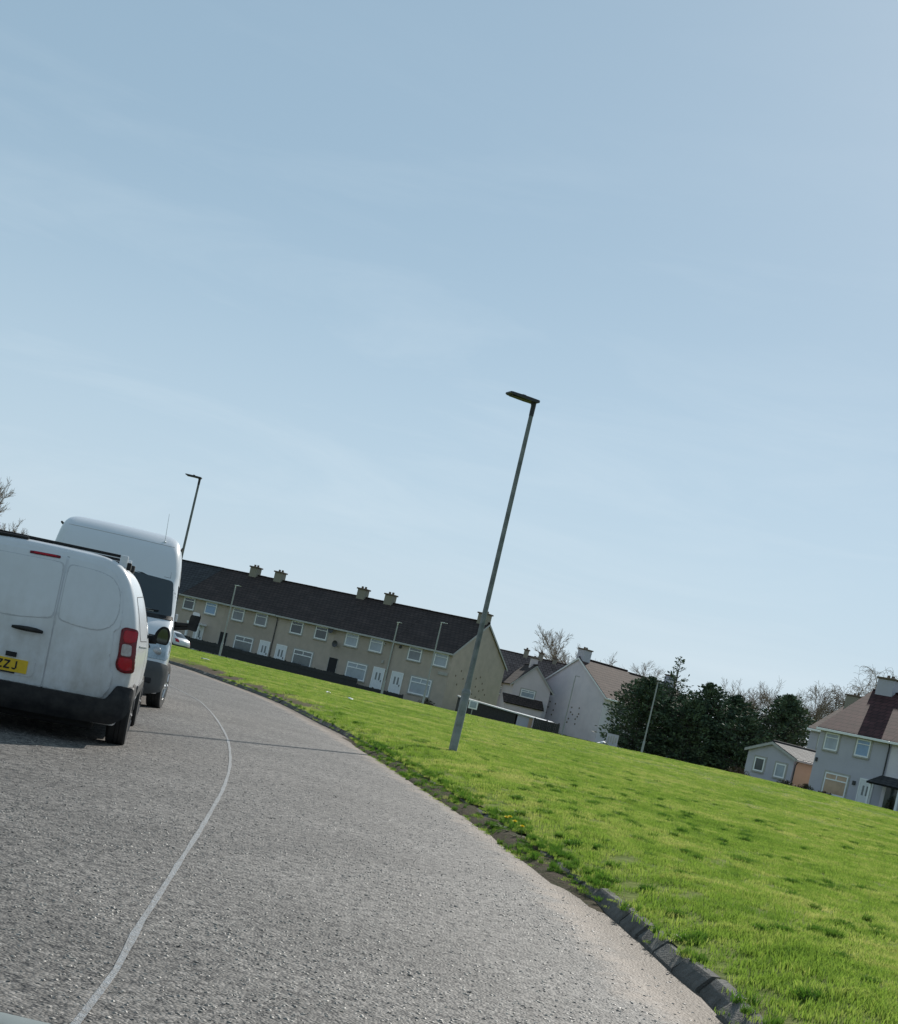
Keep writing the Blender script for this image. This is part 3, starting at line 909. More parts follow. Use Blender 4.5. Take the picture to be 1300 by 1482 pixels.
# --- the beige terrace across the green: six houses, seen from their fronts
TC, TA = (-0.37, 118.5), 29.0
def tpos(t): return (TC[0]-math.cos(R(TA))*t, TC[1]+math.sin(R(TA))*t)
GRP = 'beige terraced houses across the green'
tb = [0.0, 6.0, 12.1, 18.5, 24.5, 29.7, 36.5]
tl = ['end terraced house with a blank beige gable, behind the tall lamp post',
      'beige terraced house next to the end house, with a dark passage at its left',
      'beige terraced house with a satellite dish beside its right upper window',
      'beige terraced house left of the dish house, with a small pale lamp post before it',
      'beige terraced house with a white canopy porch, next to the grey roofed one',
      'grey roofed end of the beige terrace, mostly hidden behind the high white van']
TER = []
for k in range(6):
    x, y = tpos(tb[k+1])
    h = House('terraced_house', tl[k], 'house', (x, y, -0.30 + 0.014*k), -TA, tb[k+1]-tb[k], 9.8, 4.82, 8.0, M_HARL_BEIGE if k % 2 == 0 else M_HARL_BEIGE2,
              M_ROOF_GREY if k == 5 else M_ROOF_BROWN, GRP, gl=(k == 5), gr=(k == 0))
    h.t1 = tb[k+1]; TER.append(h)
def T(k, t): return TER[k].t1 - t
ZU, ZL = 4.0, 1.4
for k, t, p in ((0,1.05,0),(0,3.65,3),(1,7.63,0),(1,10.2,0),(2,13.5,1),(2,16.2,1),(3,20.24,3),(3,22.9,3),(4,26.15,2),(4,28.8,1),(5,32.2,1),(5,34.6,3)):
    TER[k].window(T(k, t), ZU, 1.30, 1.12, p)
for k, t, p in ((0,2.45,0),(1,9.05,0),(2,14.88,3),(3,21.6,3),(5,33.0,1)):
    TER[k].window(T(k, t), ZL+0.02, 2.05, 1.42, p, style='top')
for k, t in ((0,4.85),(1,6.75),(2,17.3),(3,19.2)):
    TER[k].door(T(k, t), 0.12, 1.0, 2.0)
TER[1].passage(T(1, 11.6), 0.02, 0.9, 2.1); TER[3].passage(T(3, 24.0), 0.02, 0.85, 2.1)
TER[0].pipe(T(0, 5.9), 0.0, 4.7); TER[2].pipe(T(2, 18.42), 0.0, 4.7)
for k, t in ((1,10.4),(2,13.4),(3,22.95),(4,25.9)):
    TER[k].chimney(T(k, t))
TER[0].chimney(T(0, 0.55), wd=1.0)
TER[2].dish(T(2, 12.35), 4.45); TER[1].dish(T(1, 11.6), 3.35, m_=M_DISH)
TER[1].alarm(T(1, 6.6), 2.75, M_SILL); TER[0].alarm(T(0, 5.2), 4.35); TER[1].alarm(T(1, 6.85), 4.3, M_SILL)
TER[0].alarm(T(0, 0.55), 3.0-0.1, M_SILL, wd=0.9)
gp = [(1.2,3.0),(2.0,3.5),(1.7,2.3),(2.6,2.9),(4.9,3.2),(5.6,3.4),(6.2,2.9),(5.1,2.5),(5.9,2.2),(6.6,2.4),(4.7,1.8),(5.5,1.6),(6.3,1.5),(7.1,2.0)]
TER[0].aircon_holes(gp, 'right')
# white canopy porch of the fifth house
h = TER[4]; u = T(4, 26.95)
bm = bmesh.new(); h.fbox(bm, 'front', u-0.75, u+0.75, 0.003, 1.1, 2.25, 2.42, 0.02)
pc = obj('porch_canopy', bm, M_UPVC, h.root)
for k in (-1, 1):
    bm = bmesh.new(); h.fbox(bm, 'front', u+k*0.62-0.09, u+k*0.62+0.09, 0.88, 1.05, -0.1, 2.247)
    obj('porch_post', bm, M_UPVC, pc)
h.door(u, 0.12, 0.95, 2.0)

# low dark garden fences in front of the terrace, one per house
fl = ['low dark garden fence before the end terraced house, nearest the tall lamp post', 'low dark garden fence before the second terraced house', 'low dark garden fence before the house with the satellite dish',
      'low dark garden fence left of the downpipe, before the house with two white framed doors', 'low dark garden fence before the canopy porch', 'low dark garden fence beside the distant white car']
for k in range(6):
    e = tag(empty('garden_fence', (*tpos(tb[k+1]), -0.42+0.06*k), (0, 0, R(-TA))), fl[k], 'fence', 'dark fences before the terrace')
    Wf = tb[k+1]-tb[k]
    y = -4.2
    top = 0.55 if k == 0 else 0.95
    bm = bmesh.new()
    n = int(Wf/0.125)
    for i in range(n):
        if k == 0 and i > n*0.75: break
        hh = top + rnd.uniform(-0.02, 0.02)
        box(bm, i*Wf/n+0.006, (i+1)*Wf/n-0.006, y, y+0.022, 0.03, hh)
    obj('palings', bm, M_FENCE, e)
    for i in range(4):
        bm = bmesh.new(); box(bm, i*Wf/4+0.02, i*Wf/4+0.11, y+0.026, y+0.116, -0.3, top+0.06, 0.008)
        obj('fence_post', bm, M_FENCE, e)
    bm = bmesh.new(); box(bm, 0.02, Wf*(0.74 if k == 0 else 1)-0.02, y-0.03, y-0.003, top*0.7, top*0.7+0.08)
    obj('rail', bm, M_FENCE, e)

# --- white gable house beside the dark evergreens, and its attached neighbour
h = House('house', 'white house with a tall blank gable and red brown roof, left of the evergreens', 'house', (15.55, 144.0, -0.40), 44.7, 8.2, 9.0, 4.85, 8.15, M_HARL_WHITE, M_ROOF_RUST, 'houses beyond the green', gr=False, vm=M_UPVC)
h.chimney(0.62, wd=1.15, dp=0.95, top=0.85, m_=M_HARL_GREY)
h.window(3.0, 3.9, 1.3, 1.1, 1); h.window(6.3, 3.9, 1.3, 1.1, 3); h.window(3.0, 1.5, 1.9, 1.3, 1, style='top'); h.door(6.2, 0.1, 1.0, 2.0)
gp = [(1.9,3.1),(2.7,3.0),(1.8,2.5),(2.6,2.3),(1.7,1.9),(2.5,1.8),(5.0,3.0),(6.0,3.1),(5.3,2.3),(6.1,2.5),(4.9,1.8),(5.8,1.9),(6.0,2.2),(5.0,2.5),(5.9,1.4),(4.8,1.4)]
h.aircon_holes(gp, 'left')
h.pipe(8.1, 0, 4.7)
a = R(44.7)
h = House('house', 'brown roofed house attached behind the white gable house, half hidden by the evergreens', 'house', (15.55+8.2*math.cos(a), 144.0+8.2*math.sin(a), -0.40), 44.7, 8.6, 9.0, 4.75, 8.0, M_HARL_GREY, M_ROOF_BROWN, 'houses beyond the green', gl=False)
h.chimney(7.9, wd=1.15, dp=0.9, top=0.9, m_=M_HARL_GREY)
h.window(2.5, 3.9, 1.3, 1.1, 1); h.window(6.0, 3.9, 1.3, 1.1, 0)

# --- row of brown roofed houses further back, between the terrace gable and the white gable
h = House('house', 'long pinkish house with a sunlit brown roof between the two gables', 'house', (2.0, 152.0, -0.5), -8.0, 13.0, 8.0, 4.35, 7.45, M_HARL_PINK, M_ROOF_FAR, 'houses beyond the green', vm=M_GUTTER)
h.chimney(4.75, wd=0.5, dp=0.7, top=0.55, pots=1); h.chimney(6.4, wd=0.5, dp=0.7, top=0.55, pots=1); h.chimney(8.0, wd=0.45, dp=0.7, top=0.3, pots=1)
h.pipe(4.35, 0.2, 4.3); h.pipe(3.0, 0.2, 4.3)
h.window(3.55, 3.2, 0.9, 0.9, 0); h.window(5.3, 3.45, 0.75, 0.95, 1)
h = House('house', 'small pinkish house with a steep dark gable roof and lean-to, before the long roof', 'house', (10.2, 146.6, -0.5), 99.0, 6.0, 4.0, 4.3, 6.4, M_HARL_PINK, M_ROOF_BROWN, 'houses beyond the green', gr=False, over=0.35)
h.chimney(2.0, wd=0.7, dp=0.7, top=0.65, pots=1, m_=M_HARL_PINK)
h.window(1.7, 3.4, 1.5, 0.8, 0, face='left', style='top')
bm = bmesh.new(); f = h.F('left')
slab(bm, [f(-0.9, 1.7, 2.1), f(3.4, 1.7, 2.1), f(3.4, 0.01, 3.0), f(-0.9, 0.01, 3.0)], 0.1)
obj('lean_to_roof', bm, M_ROOF_BROWN, h.root)
bm = bmesh.new(); h.fbox(bm, 'left', -0.75, 3.25, 0.004, 1.5, -0.8, 2.05)
obj('lean_to_wall', bm, M_HARL_PINK, h.root)

# --- semi-detached houses at the right edge
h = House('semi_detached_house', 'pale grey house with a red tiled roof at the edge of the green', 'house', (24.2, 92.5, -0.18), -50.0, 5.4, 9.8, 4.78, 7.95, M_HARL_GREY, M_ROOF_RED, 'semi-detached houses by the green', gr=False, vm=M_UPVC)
h.chimney(1.0, wd=1.3, dp=0.9, top=0.80, m_=M_HARL_GREY)
h.window(1.02, 3.92, 1.05, 1.12, 0); h.window(3.40, 3.92, 1.05, 1.12, 2); h.window(2.0, 1.25, 1.75, 1.4, 4, style='top')
h.door(4.25, 0.02, 0.85, 1.95); h.pipe(5.28, 2.2, 4.7)
h.alarm(3.35, 1.65); h.alarm(0.2, 2.6, M_PIPE, wd=0.15)
a = R(-50)
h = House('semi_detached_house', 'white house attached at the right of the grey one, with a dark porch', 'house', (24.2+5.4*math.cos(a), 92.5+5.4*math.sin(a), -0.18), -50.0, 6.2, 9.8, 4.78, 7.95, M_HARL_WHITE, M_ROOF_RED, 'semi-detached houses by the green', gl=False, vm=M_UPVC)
h.window(2.6, 3.92, 1.2, 1.12, 1); h.window(5.0, 3.92, 1.2, 1.12, 3); h.window(4.0, 1.3, 1.9, 1.4, 1, style='top')
bm = bmesh.new(); slab(bm, [(-0.25, -1.5, 1.95), (2.3, -1.5, 1.95), (2.3, -0.01, 2.5), (-0.25, -0.01, 2.5)], 0.12)
pr = obj('porch_roof', bm, M_ROOF_GREY, h.root)
for x in (0.0, 2.05):
    bm = bmesh.new(); box(bm, x-0.07, x+0.07, -1.4, -1.26, -0.5, 1.86); obj('porch_post', bm, M_UPVC, pr)
bm = bmesh.new(); box(bm, 0.3, 1.9, -0.06, -0.004, 0.0, 1.85); obj('porch_glazing', bm, PANES[1], pr)
bm = bmesh.new(); box(bm, 1.25, 1.75, -0.10, -0.063, 0.0, 1.75); obj('door', bm, M_DOOR, h.root)
for u, z in ((0.35,3.3),(0.6,3.9),(0.9,2.9),(0.5,4.3)):
    pass
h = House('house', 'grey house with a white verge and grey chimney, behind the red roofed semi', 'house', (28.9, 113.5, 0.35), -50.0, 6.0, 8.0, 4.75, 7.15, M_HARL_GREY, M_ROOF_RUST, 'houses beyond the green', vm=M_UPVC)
h.chimney(0.7, wd=1.1, dp=1.2, top=0.75, m_=M_STACK)
h.window(1.5, 3.8, 1.1, 1.1, 1); h.window(4.2, 3.8, 1.1, 1.1, 1)

# --- small bungalow-like outbuilding
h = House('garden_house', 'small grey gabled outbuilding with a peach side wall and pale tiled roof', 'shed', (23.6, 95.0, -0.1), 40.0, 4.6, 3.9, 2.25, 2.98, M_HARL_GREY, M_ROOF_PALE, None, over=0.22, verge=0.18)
h.window(1.15, 1.35, 0.85, 0.95, 1, face='left', style='none'); h.window(2.95, 1.25, 0.85, 0.95, 0, face='left', style='none')
bm = bmesh.new(); box(bm, 0.25, 4.58, -0.025, 0.05, -0.9, 2.14); obj('side_wall', bm, M_PEACH, h.root)
h.pipe(0.12, 0.0, 2.2)

# --- garages, sheds and fences left of the white gable
e = tag(empty('garage', (0.95, 112.6, -0.3), (0, 0, R(3))), 'long low dark timber garage with a pale roof edge, beside the terrace gable', 'garage')
bm = bmesh.new()
for i in range(30):
    box(bm, i*0.155, i*0.155+0.15, 0, 2.8, -0.5, 1.32 - i*0.008)
obj('wall', bm, M_TIMBER, e)
bm = bmesh.new()
va = [(-0.12, -0.15, 1.40), (4.85, -0.15, 1.14), (4.85, 2.95, 1.20), (-0.12, 2.95, 1.46)]
slab(bm, va, 0.09); obj('roof', bm, M_METALROOF, e)
e = tag(empty('shed', (5.75, 112.9, -0.3), (0, 0, R(3))), 'small grey shed with a pale flat roof, right of the dark garage', 'shed')
bm = bmesh.new(); box(bm, 0, 0.95, 0, 2.0, -0.5, 1.05); obj('wall', bm, M_HARL_GREY, e)
bm = bmesh.new(); slab(bm, [(-0.1, -0.2, 1.16), (3.1, -0.2, 1.02), (3.1, 2.2, 1.1), (-0.1, 2.2, 1.22)], 0.07); obj('roof', bm, M_METALROOF, e)
bm = bmesh.new(); box(bm, 0.953, 1.25, 0.01, 0.08, -0.5, 1.0); obj('side_board', bm, M_PEACH, e)
bm = bmesh.new(); box(bm, 2.85, 2.95, 0.05, 0.15, -0.5, 1.0); obj('roof_post', bm, M_TIMBER, e)
e = tag(empty('board_fence', (7.05, 112.2, -0.3), (0, 0, R(2))), 'dark board fence in front of the white gable wall', 'fence')
bm = bmesh.new()
for i in range(15):
    box(bm, i*0.14, i*0.14+0.134, 0, 0.025, -0.4, 1.05 + rnd.uniform(-0.02, 0.02))
obj('boards', bm, M_TIMBER, e)
for i in range(3):
    bm = bmesh.new(); box(bm, i*0.98, i*0.98+0.1, 0.028, 0.128, -0.4, 1.12); obj('fence_post', bm, M_TIMBER, e)
# white notice board on a post
e = tag(empty('notice_sign', (2.06, 111.0, -0.35)), 'square white framed sign with a grey centre on a short post', 'sign')
bm = bmesh.new(); box(bm, -0.03, 0.03, -0.02, 0.04, -0.2, 0.85); obj('post', bm, M_SILL, e)
bm = bmesh.new(); box(bm, -0.36, 0.36, -0.06, -0.022, 0.70, 1.38, 0.01); p = obj('board', bm, M_UPVC, e)
bm = bmesh.new(); box(bm, -0.25, 0.25, -0.075, -0.0605, 0.81, 1.27); obj('sign_face', bm, PANES[0], p)
def gz_(x, y): return field_z(x, y, max(0.0, side_dist(KA, KNA, x, y)))
# white sheet and painted panel by the white gable
bm = bmesh.new()
g = [[bm.verts.new((12.0+i*0.16, 111.5+j*0.35, gz_(12.0+i*0.16, 111.5)+0.14+0.32*math.exp(-((i-5)/2.5)**2)*rnd.uniform(.7, 1.1)+0.02*rnd.random())) for j in range(4)] for i in range(11)]
for i in range(10):
    for j in range(3): bm.faces.new((g[i][j], g[i+1][j], g[i+1][j+1], g[i][j+1]))
o = obj('tarpaulin', bm, M_UPVC, None, 60)
md = o.modifiers.new('thick', 'SOLIDIFY'); md.thickness = 0.02
tag(o, 'crumpled white sheet lying on the grass before the white gable', 'sheet')
e = tag(empty('leaning_panel', (13.1, 113.5, -0.3), (0, 0, R(-15))), 'white leaning panel with dark marks beside the evergreens', 'panel')
bm = bmesh.new(); box(bm, 0, 0.95, 0, 0.03, -0.2, 1.25); p = obj('panel_board', bm, M_HARL_GREY, e)
bm = bmesh.new()
for q in range(4): box(bm, 0.12+q*0.2, 0.24+q*0.2, -0.008, -0.001, 0.45+0.12*(q % 2), 1.0+0.07*(q % 3))
obj('dark_marks', bm, M_SILL, p)

# ------------------------------------------------------------------ vehicles
def white_paint(name, dirt, zlo, zhi):
    """White vehicle paint with road film that thickens low down on the panels, by the van's own height."""
    M = bpy.data.materials.new(name); M.use_nodes = True
    t = M.node_tree; N = t.nodes.new; K = t.links.new
    b = t.nodes['Principled BSDF']
    c = N('ShaderNodeTexCoord')
    n = N('ShaderNodeTexNoise'); n.inputs['Scale'].default_value = 2.4; n.inputs['Detail'].default_value = 8; n.inputs['Roughness'].default_value = 0.68
    n2 = N('ShaderNodeTexNoise'); n2.inputs['Scale'].default_value = 14; n2.inputs['Detail'].default_value = 6
    mp_ = N('ShaderNodeMapping'); mp_.inputs['Scale'].default_value = (1.6, 1.6, 0.55)
    K(c.outputs['Object'], mp_.inputs['Vector']); K(mp_.outputs['Vector'], n.inputs['Vector']); K(c.outputs['Object'], n2.inputs['Vector'])
    s = N('ShaderNodeSeparateXYZ'); K(c.outputs['Object'], s.inputs['Vector'])
    h = N('ShaderNodeMapRange'); h.inputs['From Min'].default_value = zlo; h.inputs['From Max'].default_value = zhi
    h.inputs['To Min'].default_value = 1.0; h.inputs['To Max'].default_value = 0.18
    K(s.outputs['Z'], h.inputs['Value'])
    r = N('ShaderNodeMapRange'); r.inputs['From Min'].default_value = 0.36; r.inputs['From Max'].default_value = 0.70
    ad = N('ShaderNodeMath'); ad.operation = 'MULTIPLY_ADD'; ad.inputs[1].default_value = 0.35; 
    K(n2.outputs['Fac'], ad.inputs[0]); K(n.outputs['Fac'], ad.inputs[2])
    sb = N('ShaderNodeMath'); sb.operation = 'SUBTRACT'; sb.inputs[1].default_value = 0.17; K(ad.outputs['Value'], sb.inputs[0])
    K(sb.outputs['Value'], r.inputs['Value'])
    mu = N('ShaderNodeMath'); mu.operation = 'MULTIPLY'; K(r.outputs['Result'], mu.inputs[0]); K(h.outputs['Result'], mu.inputs[1])
    mu2 = N('ShaderNodeMath'); mu2.operation = 'MULTIPLY'; mu2.inputs[1].default_value = dirt; K(mu.outputs['Value'], mu2.inputs[0])
    x = N('ShaderNodeMix'); x.data_type = 'RGBA'; x.inputs['A'].default_value = (0.63, 0.645, 0.67, 1); x.inputs['B'].default_value = (0.30, 0.27, 0.23, 1)
    K(mu2.outputs['Value'], x.inputs['Factor']); K(x.outputs['Result'], b.inputs['Base Color'])
    ro = N('ShaderNodeMapRange'); ro.inputs['To Min'].default_value = 0.28; ro.inputs['To Max'].default_value = 0.7
    K(mu2.outputs['Value'], ro.inputs['Value']); K(ro.outputs['Result'], b.inputs['Roughness'])
    b.inputs['Coat Weight'].default_value = 0.35; b.inputs['Coat Roughness'].default_value = 0.12
    return M
M_VAN = white_paint('dusty_white_paint', 0.75, 0.35, 1.25)
M_VAN2 = white_paint('clean_white_paint', 0.25, 0.3, 1.2)
M_BLKPL = mat('black_plastic', (0.012, 0.012, 0.014), 0.6, spec=0.2, var=0.5, vscale=6, vcol=(0.06, 0.057, 0.052), bump=0.15, bscale=200)
M_GREYPL = mat('dark_grey_plastic', (0.055, 0.056, 0.058), 0.6, var=0.5, vscale=4, vcol=(0.10, 0.095, 0.088), bump=0.15, bscale=200)
M_RUBBER = mat('tyre_rubber', (0.018, 0.018, 0.019), 0.85, var=0.6, vscale=8, vcol=(0.045, 0.042, 0.038))
M_RIM = mat('silver_wheel', (0.42, 0.43, 0.44), 0.35, metal=0.7, var=0.4, vscale=9)
M_STEEL = mat('dark_steel_wheel', (0.06, 0.06, 0.065), 0.5, metal=0.4, var=0.4, vscale=9)
M_REDLENS = mat('red_lens', (0.42, 0.006, 0.018), 0.2, spec=0.35, var=0.35, vscale=30, vcol=(0.22, 0.004, 0.01))
M_DKRED = mat('dark_red_lens', (0.15, 0.005, 0.012), 0.2, spec=0.35)
M_CLEARLENS = mat('clear_lens', (0.48, 0.44, 0.43), 0.12, spec=0.4, var=0.5, vscale=30, vcol=(0.25, 0.17, 0.17))
M_HEADLAMP = mat('headlamp_lens', (0.40, 0.47, 0.52), 0.08, spec=0.8, var=0.8, vscale=9, vcol=(0.14, 0.18, 0.21), coat=0.8)
M_GLASS = mat('windscreen_glass', (0.020, 0.030, 0.036), 0.04, spec=0.7, var=0.3, vscale=2, vcol=(0.035, 0.05, 0.056))
M_MIRROR = mat('mirror_glass', (0.10, 0.115, 0.13), 0.03, metal=0.9)
M_PLATE_Y = mat('yellow_plate', (0.72, 0.47, 0.02), 0.4, var=0.3, vscale=12)
M_CREASE_SHADE = mat('crease_shade_grey', (0.47, 0.48, 0.505), 0.6)
M_SEAM = mat('panel_gap', (0.02, 0.02, 0.022), 0.9)
M_RUBWHITE = mat('white_van_grille', (0.05, 0.05, 0.055), 0.5)
M_CHASSIS = mat('underbody', (0.012, 0.012, 0.012), 0.95)

def outline(z, y0, y1, hw, r0, r1, bow0, bow1, t0, t1, tl=0.9, ns=14, nc=6, ne=9):
    """Plan outline of a vehicle body at height z, anticlockwise from the middle of the y0 end."""
    P = []
    def tx(y):
        f = t0 + (1-t0)*sm((y-y0)/tl); g = t1 + (1-t1)*sm((y1-y)/tl)
        return min(f, g)
    def half(s):
        q = []
        for k in range(ne):                                   # end y0, centre to corner
            x = (hw-r0)*k/(ne-1)
            q.append((x, y0 + bow0*(x/hw)**2))
        ye = y0 + bow0*((hw-r0)/hw)**2
        for k in range(1, nc+1):
            a = math.pi/2*k/nc
            q.append((hw-r0+r0*math.sin(a), ye + r0*(1-math.cos(a))*1.0))
        ys = ye + r0
        y2 = y1 - bow1*((hw-r1)/hw)**2
        for k in range(1, ns):
            q.append((hw, ys + (y2-r1-ys)*k/ns))
        for k in range(0, nc+1):
            a = math.pi/2*k/nc
            q.append((hw-r1+r1*math.cos(a), y2 - r1 + r1*math.sin(a)))
        for k in range(1, ne):
            x = (hw-r1)*(1-k/(ne-1))
            q.append((x, y1 - bow1*(x/hw)**2))
        return [(x*tx(y), y) for x, y in q]
    h = half(1)
    return [(x, y, z) for x, y in h] + [(-x, y, z) for x, y in h[-2:0:-1]]

def interp_levels(levels, zs):
    """levels: rows (z, hw, y0, y1); smooth interpolation at heights zs."""
    A = np.array(levels)
    out = []
    for z in zs:
        i = int(np.clip(np.searchsorted(A[:, 0], z)-1, 0, len(A)-2))
        t = (z-A[i, 0])/(A[i+1, 0]-A[i, 0])
        p0, p1, p2, p3 = A[max(i-1, 0)], A[i], A[i+1], A[min(i+2, len(A)-1)]
        m1 = (p2-p0)/(p2[0]-p0[0]) if p2[0] != p0[0] else (p2-p1)/(p2[0]-p1[0])
        m2 = (p3-p1)/(p3[0]-p1[0])
        h = p2[0]-p1[0]
        out.append((2*t**3-3*t*t+1)*p1 + (t**3-2*t*t+t)*h*m1 + (-2*t**3+3*t*t)*p2 + (t**3-t*t)*h*m2)
    return out

def loft_body(levels, nz, r0, r1, bow0, bow1, t0, t1, tl):
    A = np.array(levels)
    zs = []
    for a, b in zip(A[:-1, 0], A[1:, 0]):
        zs += list(np.linspace(a, b, nz, endpoint=False))
    zs.append(A[-1, 0])
    bm = bmesh.new(); rings = []
    for z, hw, y0, y1 in interp_levels(levels, zs):
        k = min(1.0, hw/0.5)
        rings.append([bm.verts.new(p) for p in outline(z, y0, y1, hw, min(r0, hw*0.6), min(r1, hw*0.6), bow0*k, bow1*k, t0, t1, tl)])
    n = len(rings[0])
    for i in range(len(rings)-1):
        for k in range(n):
            bm.faces.new((rings[i][k], rings[i][(k+1) % n], rings[i+1][(k+1) % n], rings[i+1][k]))
    bm.faces.new(rings[0][::-1]); bm.faces.new(rings[-1])
    bmesh.ops.recalc_face_normals(bm, faces=bm.faces)
    return bm

def cut(body, cutters):
    """Boolean difference, applied at once; the cutters are deleted."""
    for cb in cutters:
        me = bpy.data.meshes.new('cut'); cb.to_mesh(me); cb.free()
        co = bpy.data.objects.new('cut', me); C.collection.objects.link(co)
        md = body.modifiers.new('b', 'BOOLEAN'); md.operation = 'DIFFERENCE'; md.solver = 'EXACT'; md.object = co
        dg = bpy.context.evaluated_depsgraph_get(); dg.update()
        new = bpy.data.meshes.new_from_object(body.evaluated_get(dg))
        body.modifiers.clear(); old = body.data; body.data = new; bpy.data.meshes.remove(old)
        bpy.data.objects.remove(co); bpy.data.meshes.remove(me)

def bvh_of(bm):
    return BVHTree.FromBMesh(bm)

def rounded(poly, r, n=4):
    """Round the corners of a 2-D polygon."""
    out = []
    m_ = len(poly)
    for i in range(m_):
        p, a, b = Vector(poly[i]), Vector(poly[i-1]), Vector(poly[(i+1) % m_])
        da, db = (a-p), (b-p)
        q = min(r, da.length*0.45, db.length*0.45)
        s, e = p + da.normalized()*q, p + db.normalized()*q
        for k in range(n+1):
            t = k/n
            out.append(tuple(s*(1-t)**2 + p*2*t*(1-t) + e*t*t))
    return out

def panel(name, poly, bvh, axis, off, material, parent, thick=0.012, step=0.05, bev=0.0, smooth=35):
    """A panel cut to the 2-D outline poly and laid on the body.  axis '-y' (rear/front face, poly in x,z), '+x' or '-x' (flanks, poly in y,z)."""
    bm = bmesh.new()
    vs = [bm.verts.new((p[0], 0, p[1])) for p in poly]
    bm.faces.new(vs)
    xs = [p[0] for p in poly]; zs = [p[1] for p in poly]
    for lo, hi, nrm, k in ((min(xs), max(xs), (1, 0, 0), 0), (min(zs), max(zs), (0, 0, 1), 2)):
        n = int((hi-lo)/step)
        for i in range(1, n+1):
            c = lo + (hi-lo)*i/(n+1)
            co = [0, 0, 0]; co[k] = c
            bmesh.ops.bisect_plane(bm, geom=bm.verts[:]+bm.edges[:]+bm.faces[:], plane_co=co, plane_no=nrm, dist=1e-5)
    if bm.faces: bm.normal_update()
    dirs = {'-y': Vector((0, 1, 0)), '+x': Vector((-1, 0, 0)), '-x': Vector((1, 0, 0))}
    d = dirs[axis]
    base = []
    for v in bm.verts:
        u, z = v.co.x, v.co.z
        o = Vector((u, -3, z)) if axis == '-y' else (Vector((3, u, z)) if axis == '+x' else Vector((-3, u, z)))
        hit = bvh.ray_cast(o, d)
        if hit[0] is None or (axis == '-y' and hit[0].y > 1.9):
            guess = Vector((u, 0.15, z)) if axis == '-y' else Vector(((0.8 if axis == '+x' else -0.8), u, z))
            q = bvh.find_nearest(guess); h, nn = q[0], q[1]
        else:
            h, nn = hit[0], hit[1]
        v.co = h + nn*off
        base.append((v, nn.copy()))
    fs = bm.faces[:]
    ret = bmesh.ops.extrude_face_region(bm, geom=fs)
    nv = [q for q in ret['geom'] if isinstance(q, bmesh.types.BMVert)]
    # the extruded copy is the inner side: push it back into the body
    bm.normal_update()
    avg = sum((n for _, n in base), Vector()).normalized()
    for v in nv: v.co -= avg*(thick+off)
    if bev:
        es = [e for e in bm.edges if len(e.link_faces) == 2 and e.calc_face_angle(0) > 0.8 and all(v not in nv for v in e.verts)]
        bmesh.ops.bevel(bm, geom=es, offset=bev, segments=2, affect='EDGES')
    return obj(name, bm, material, parent, smooth)

def wheel(parent, x, y, rad, wd, side, rim_m, name='wheel'):
    """side +1: outer face towards +x."""
    w_ = empty(name, (x, y, rad)); w_.parent = parent
    hw_ = wd/2; s = side
    bm = bmesh.new()
    prof = [(-hw_*0.8, rad*0.62), (-hw_*0.98, rad*0.80), (-hw_*0.9, rad*0.955), (-hw_*0.72, rad), (-hw_*0.25, rad), (-hw_*0.22, rad*0.975), (-hw_*0.15, rad*0.975), (-hw_*0.12, rad), (hw_*0.12, rad), (hw_*0.15, rad*0.975), (hw_*0.22, rad*0.975), (hw_*0.25, rad), (hw_*0.72, rad), (hw_*0.9, rad*0.955), (hw_*0.98, rad*0.80), (hw_*0.8, rad*0.62)]
    lathe_x(bm, [(px*s, r) for px, r in prof], 0, 0, 0, 40)
    obj('tyre', bm, M_RUBBER, w_, 30)
    bm = bmesh.new()
    lathe_x(bm, [(s*hw_*0.86, rad*0.63), (s*hw_*0.92, rad*0.60), (s*hw_*0.62, rad*0.55), (s*hw_*0.55, rad*0.42), (s*hw_*0.80, rad*0.24), (s*hw_*0.88, rad*0.10), (s*hw_*0.88, 0.001)], 0, 0, 0, 30)
    for k in range(6):
        a = k*math.pi/3
        c_, s_ = math.cos(a), math.sin(a)
        pts = [(s*hw_*0.84, r*c_*rad, r*s_*rad) for r in (0.2, 0.58)]
        tube(bm, pts, [rad*0.09, rad*0.07], 6)
    obj('rim', bm, rim_m, w_, 35)
    return w_

def arch(xs, y, z, r):
    bm = bmesh.new()
    n = 28
    a = [bm.verts.new((xs[0], y+r*math.cos(2*math.pi*k/n), z+r*math.sin(2*math.pi*k/n))) for k in range(n)]
    b = [bm.verts.new((xs[1], y+r*math.cos(2*math.pi*k/n), z+r*math.sin(2*math.pi*k/n))) for k in range(n)]
    bm.faces.new(a); bm.faces.new(b[::-1])
    for k in range(n): bm.faces.new((a[k], a[(k+1) % n], b[(k+1) % n], b[k]))
    bmesh.ops.recalc_face_normals(bm, faces=bm.faces)
    return bm

# ---------------- the small white van ahead, seen from behind
van = tag(empty('small_van', (-3.5875, 12.18, -0.035), (0, R(-1.7), R(10.9))), 'dirty white small panel van seen from behind, yellow rear plate and black bumper', 'van', 'white vans in the left lane')
LV = [(0.20, .86, .10, 3.90), (0.30, .895, .06, 4.02), (0.42, .92, .04, 4.06), (0.60, .94, .025, 4.05), (0.75, .945, .02, 4.0), (0.86, .942, .02, 3.85), (0.95, .935, .02, 3.45), (1.05, .918, .022, 3.18), (1.17, .890, .032, 3.04), (1.30, .850, .050, 2.85), (1.42, .802, .072, 2.70), (1.52, .745, .097, 2.56), (1.585, .680, .125, 2.44), (1.63, .59, .155, 2.3), (1.655, .47, .20, 2.1), (1.668, .32, .30, 1.9), (1.673, .15, .50, 1.6)]
bm = loft_body(LV, 4, 0.085, 0.30, 0.05, 0.22, 0.945, 0.86, 1.3)
vb = bvh_of(bm)
body = obj('body', bm, M_VAN, van, 32)
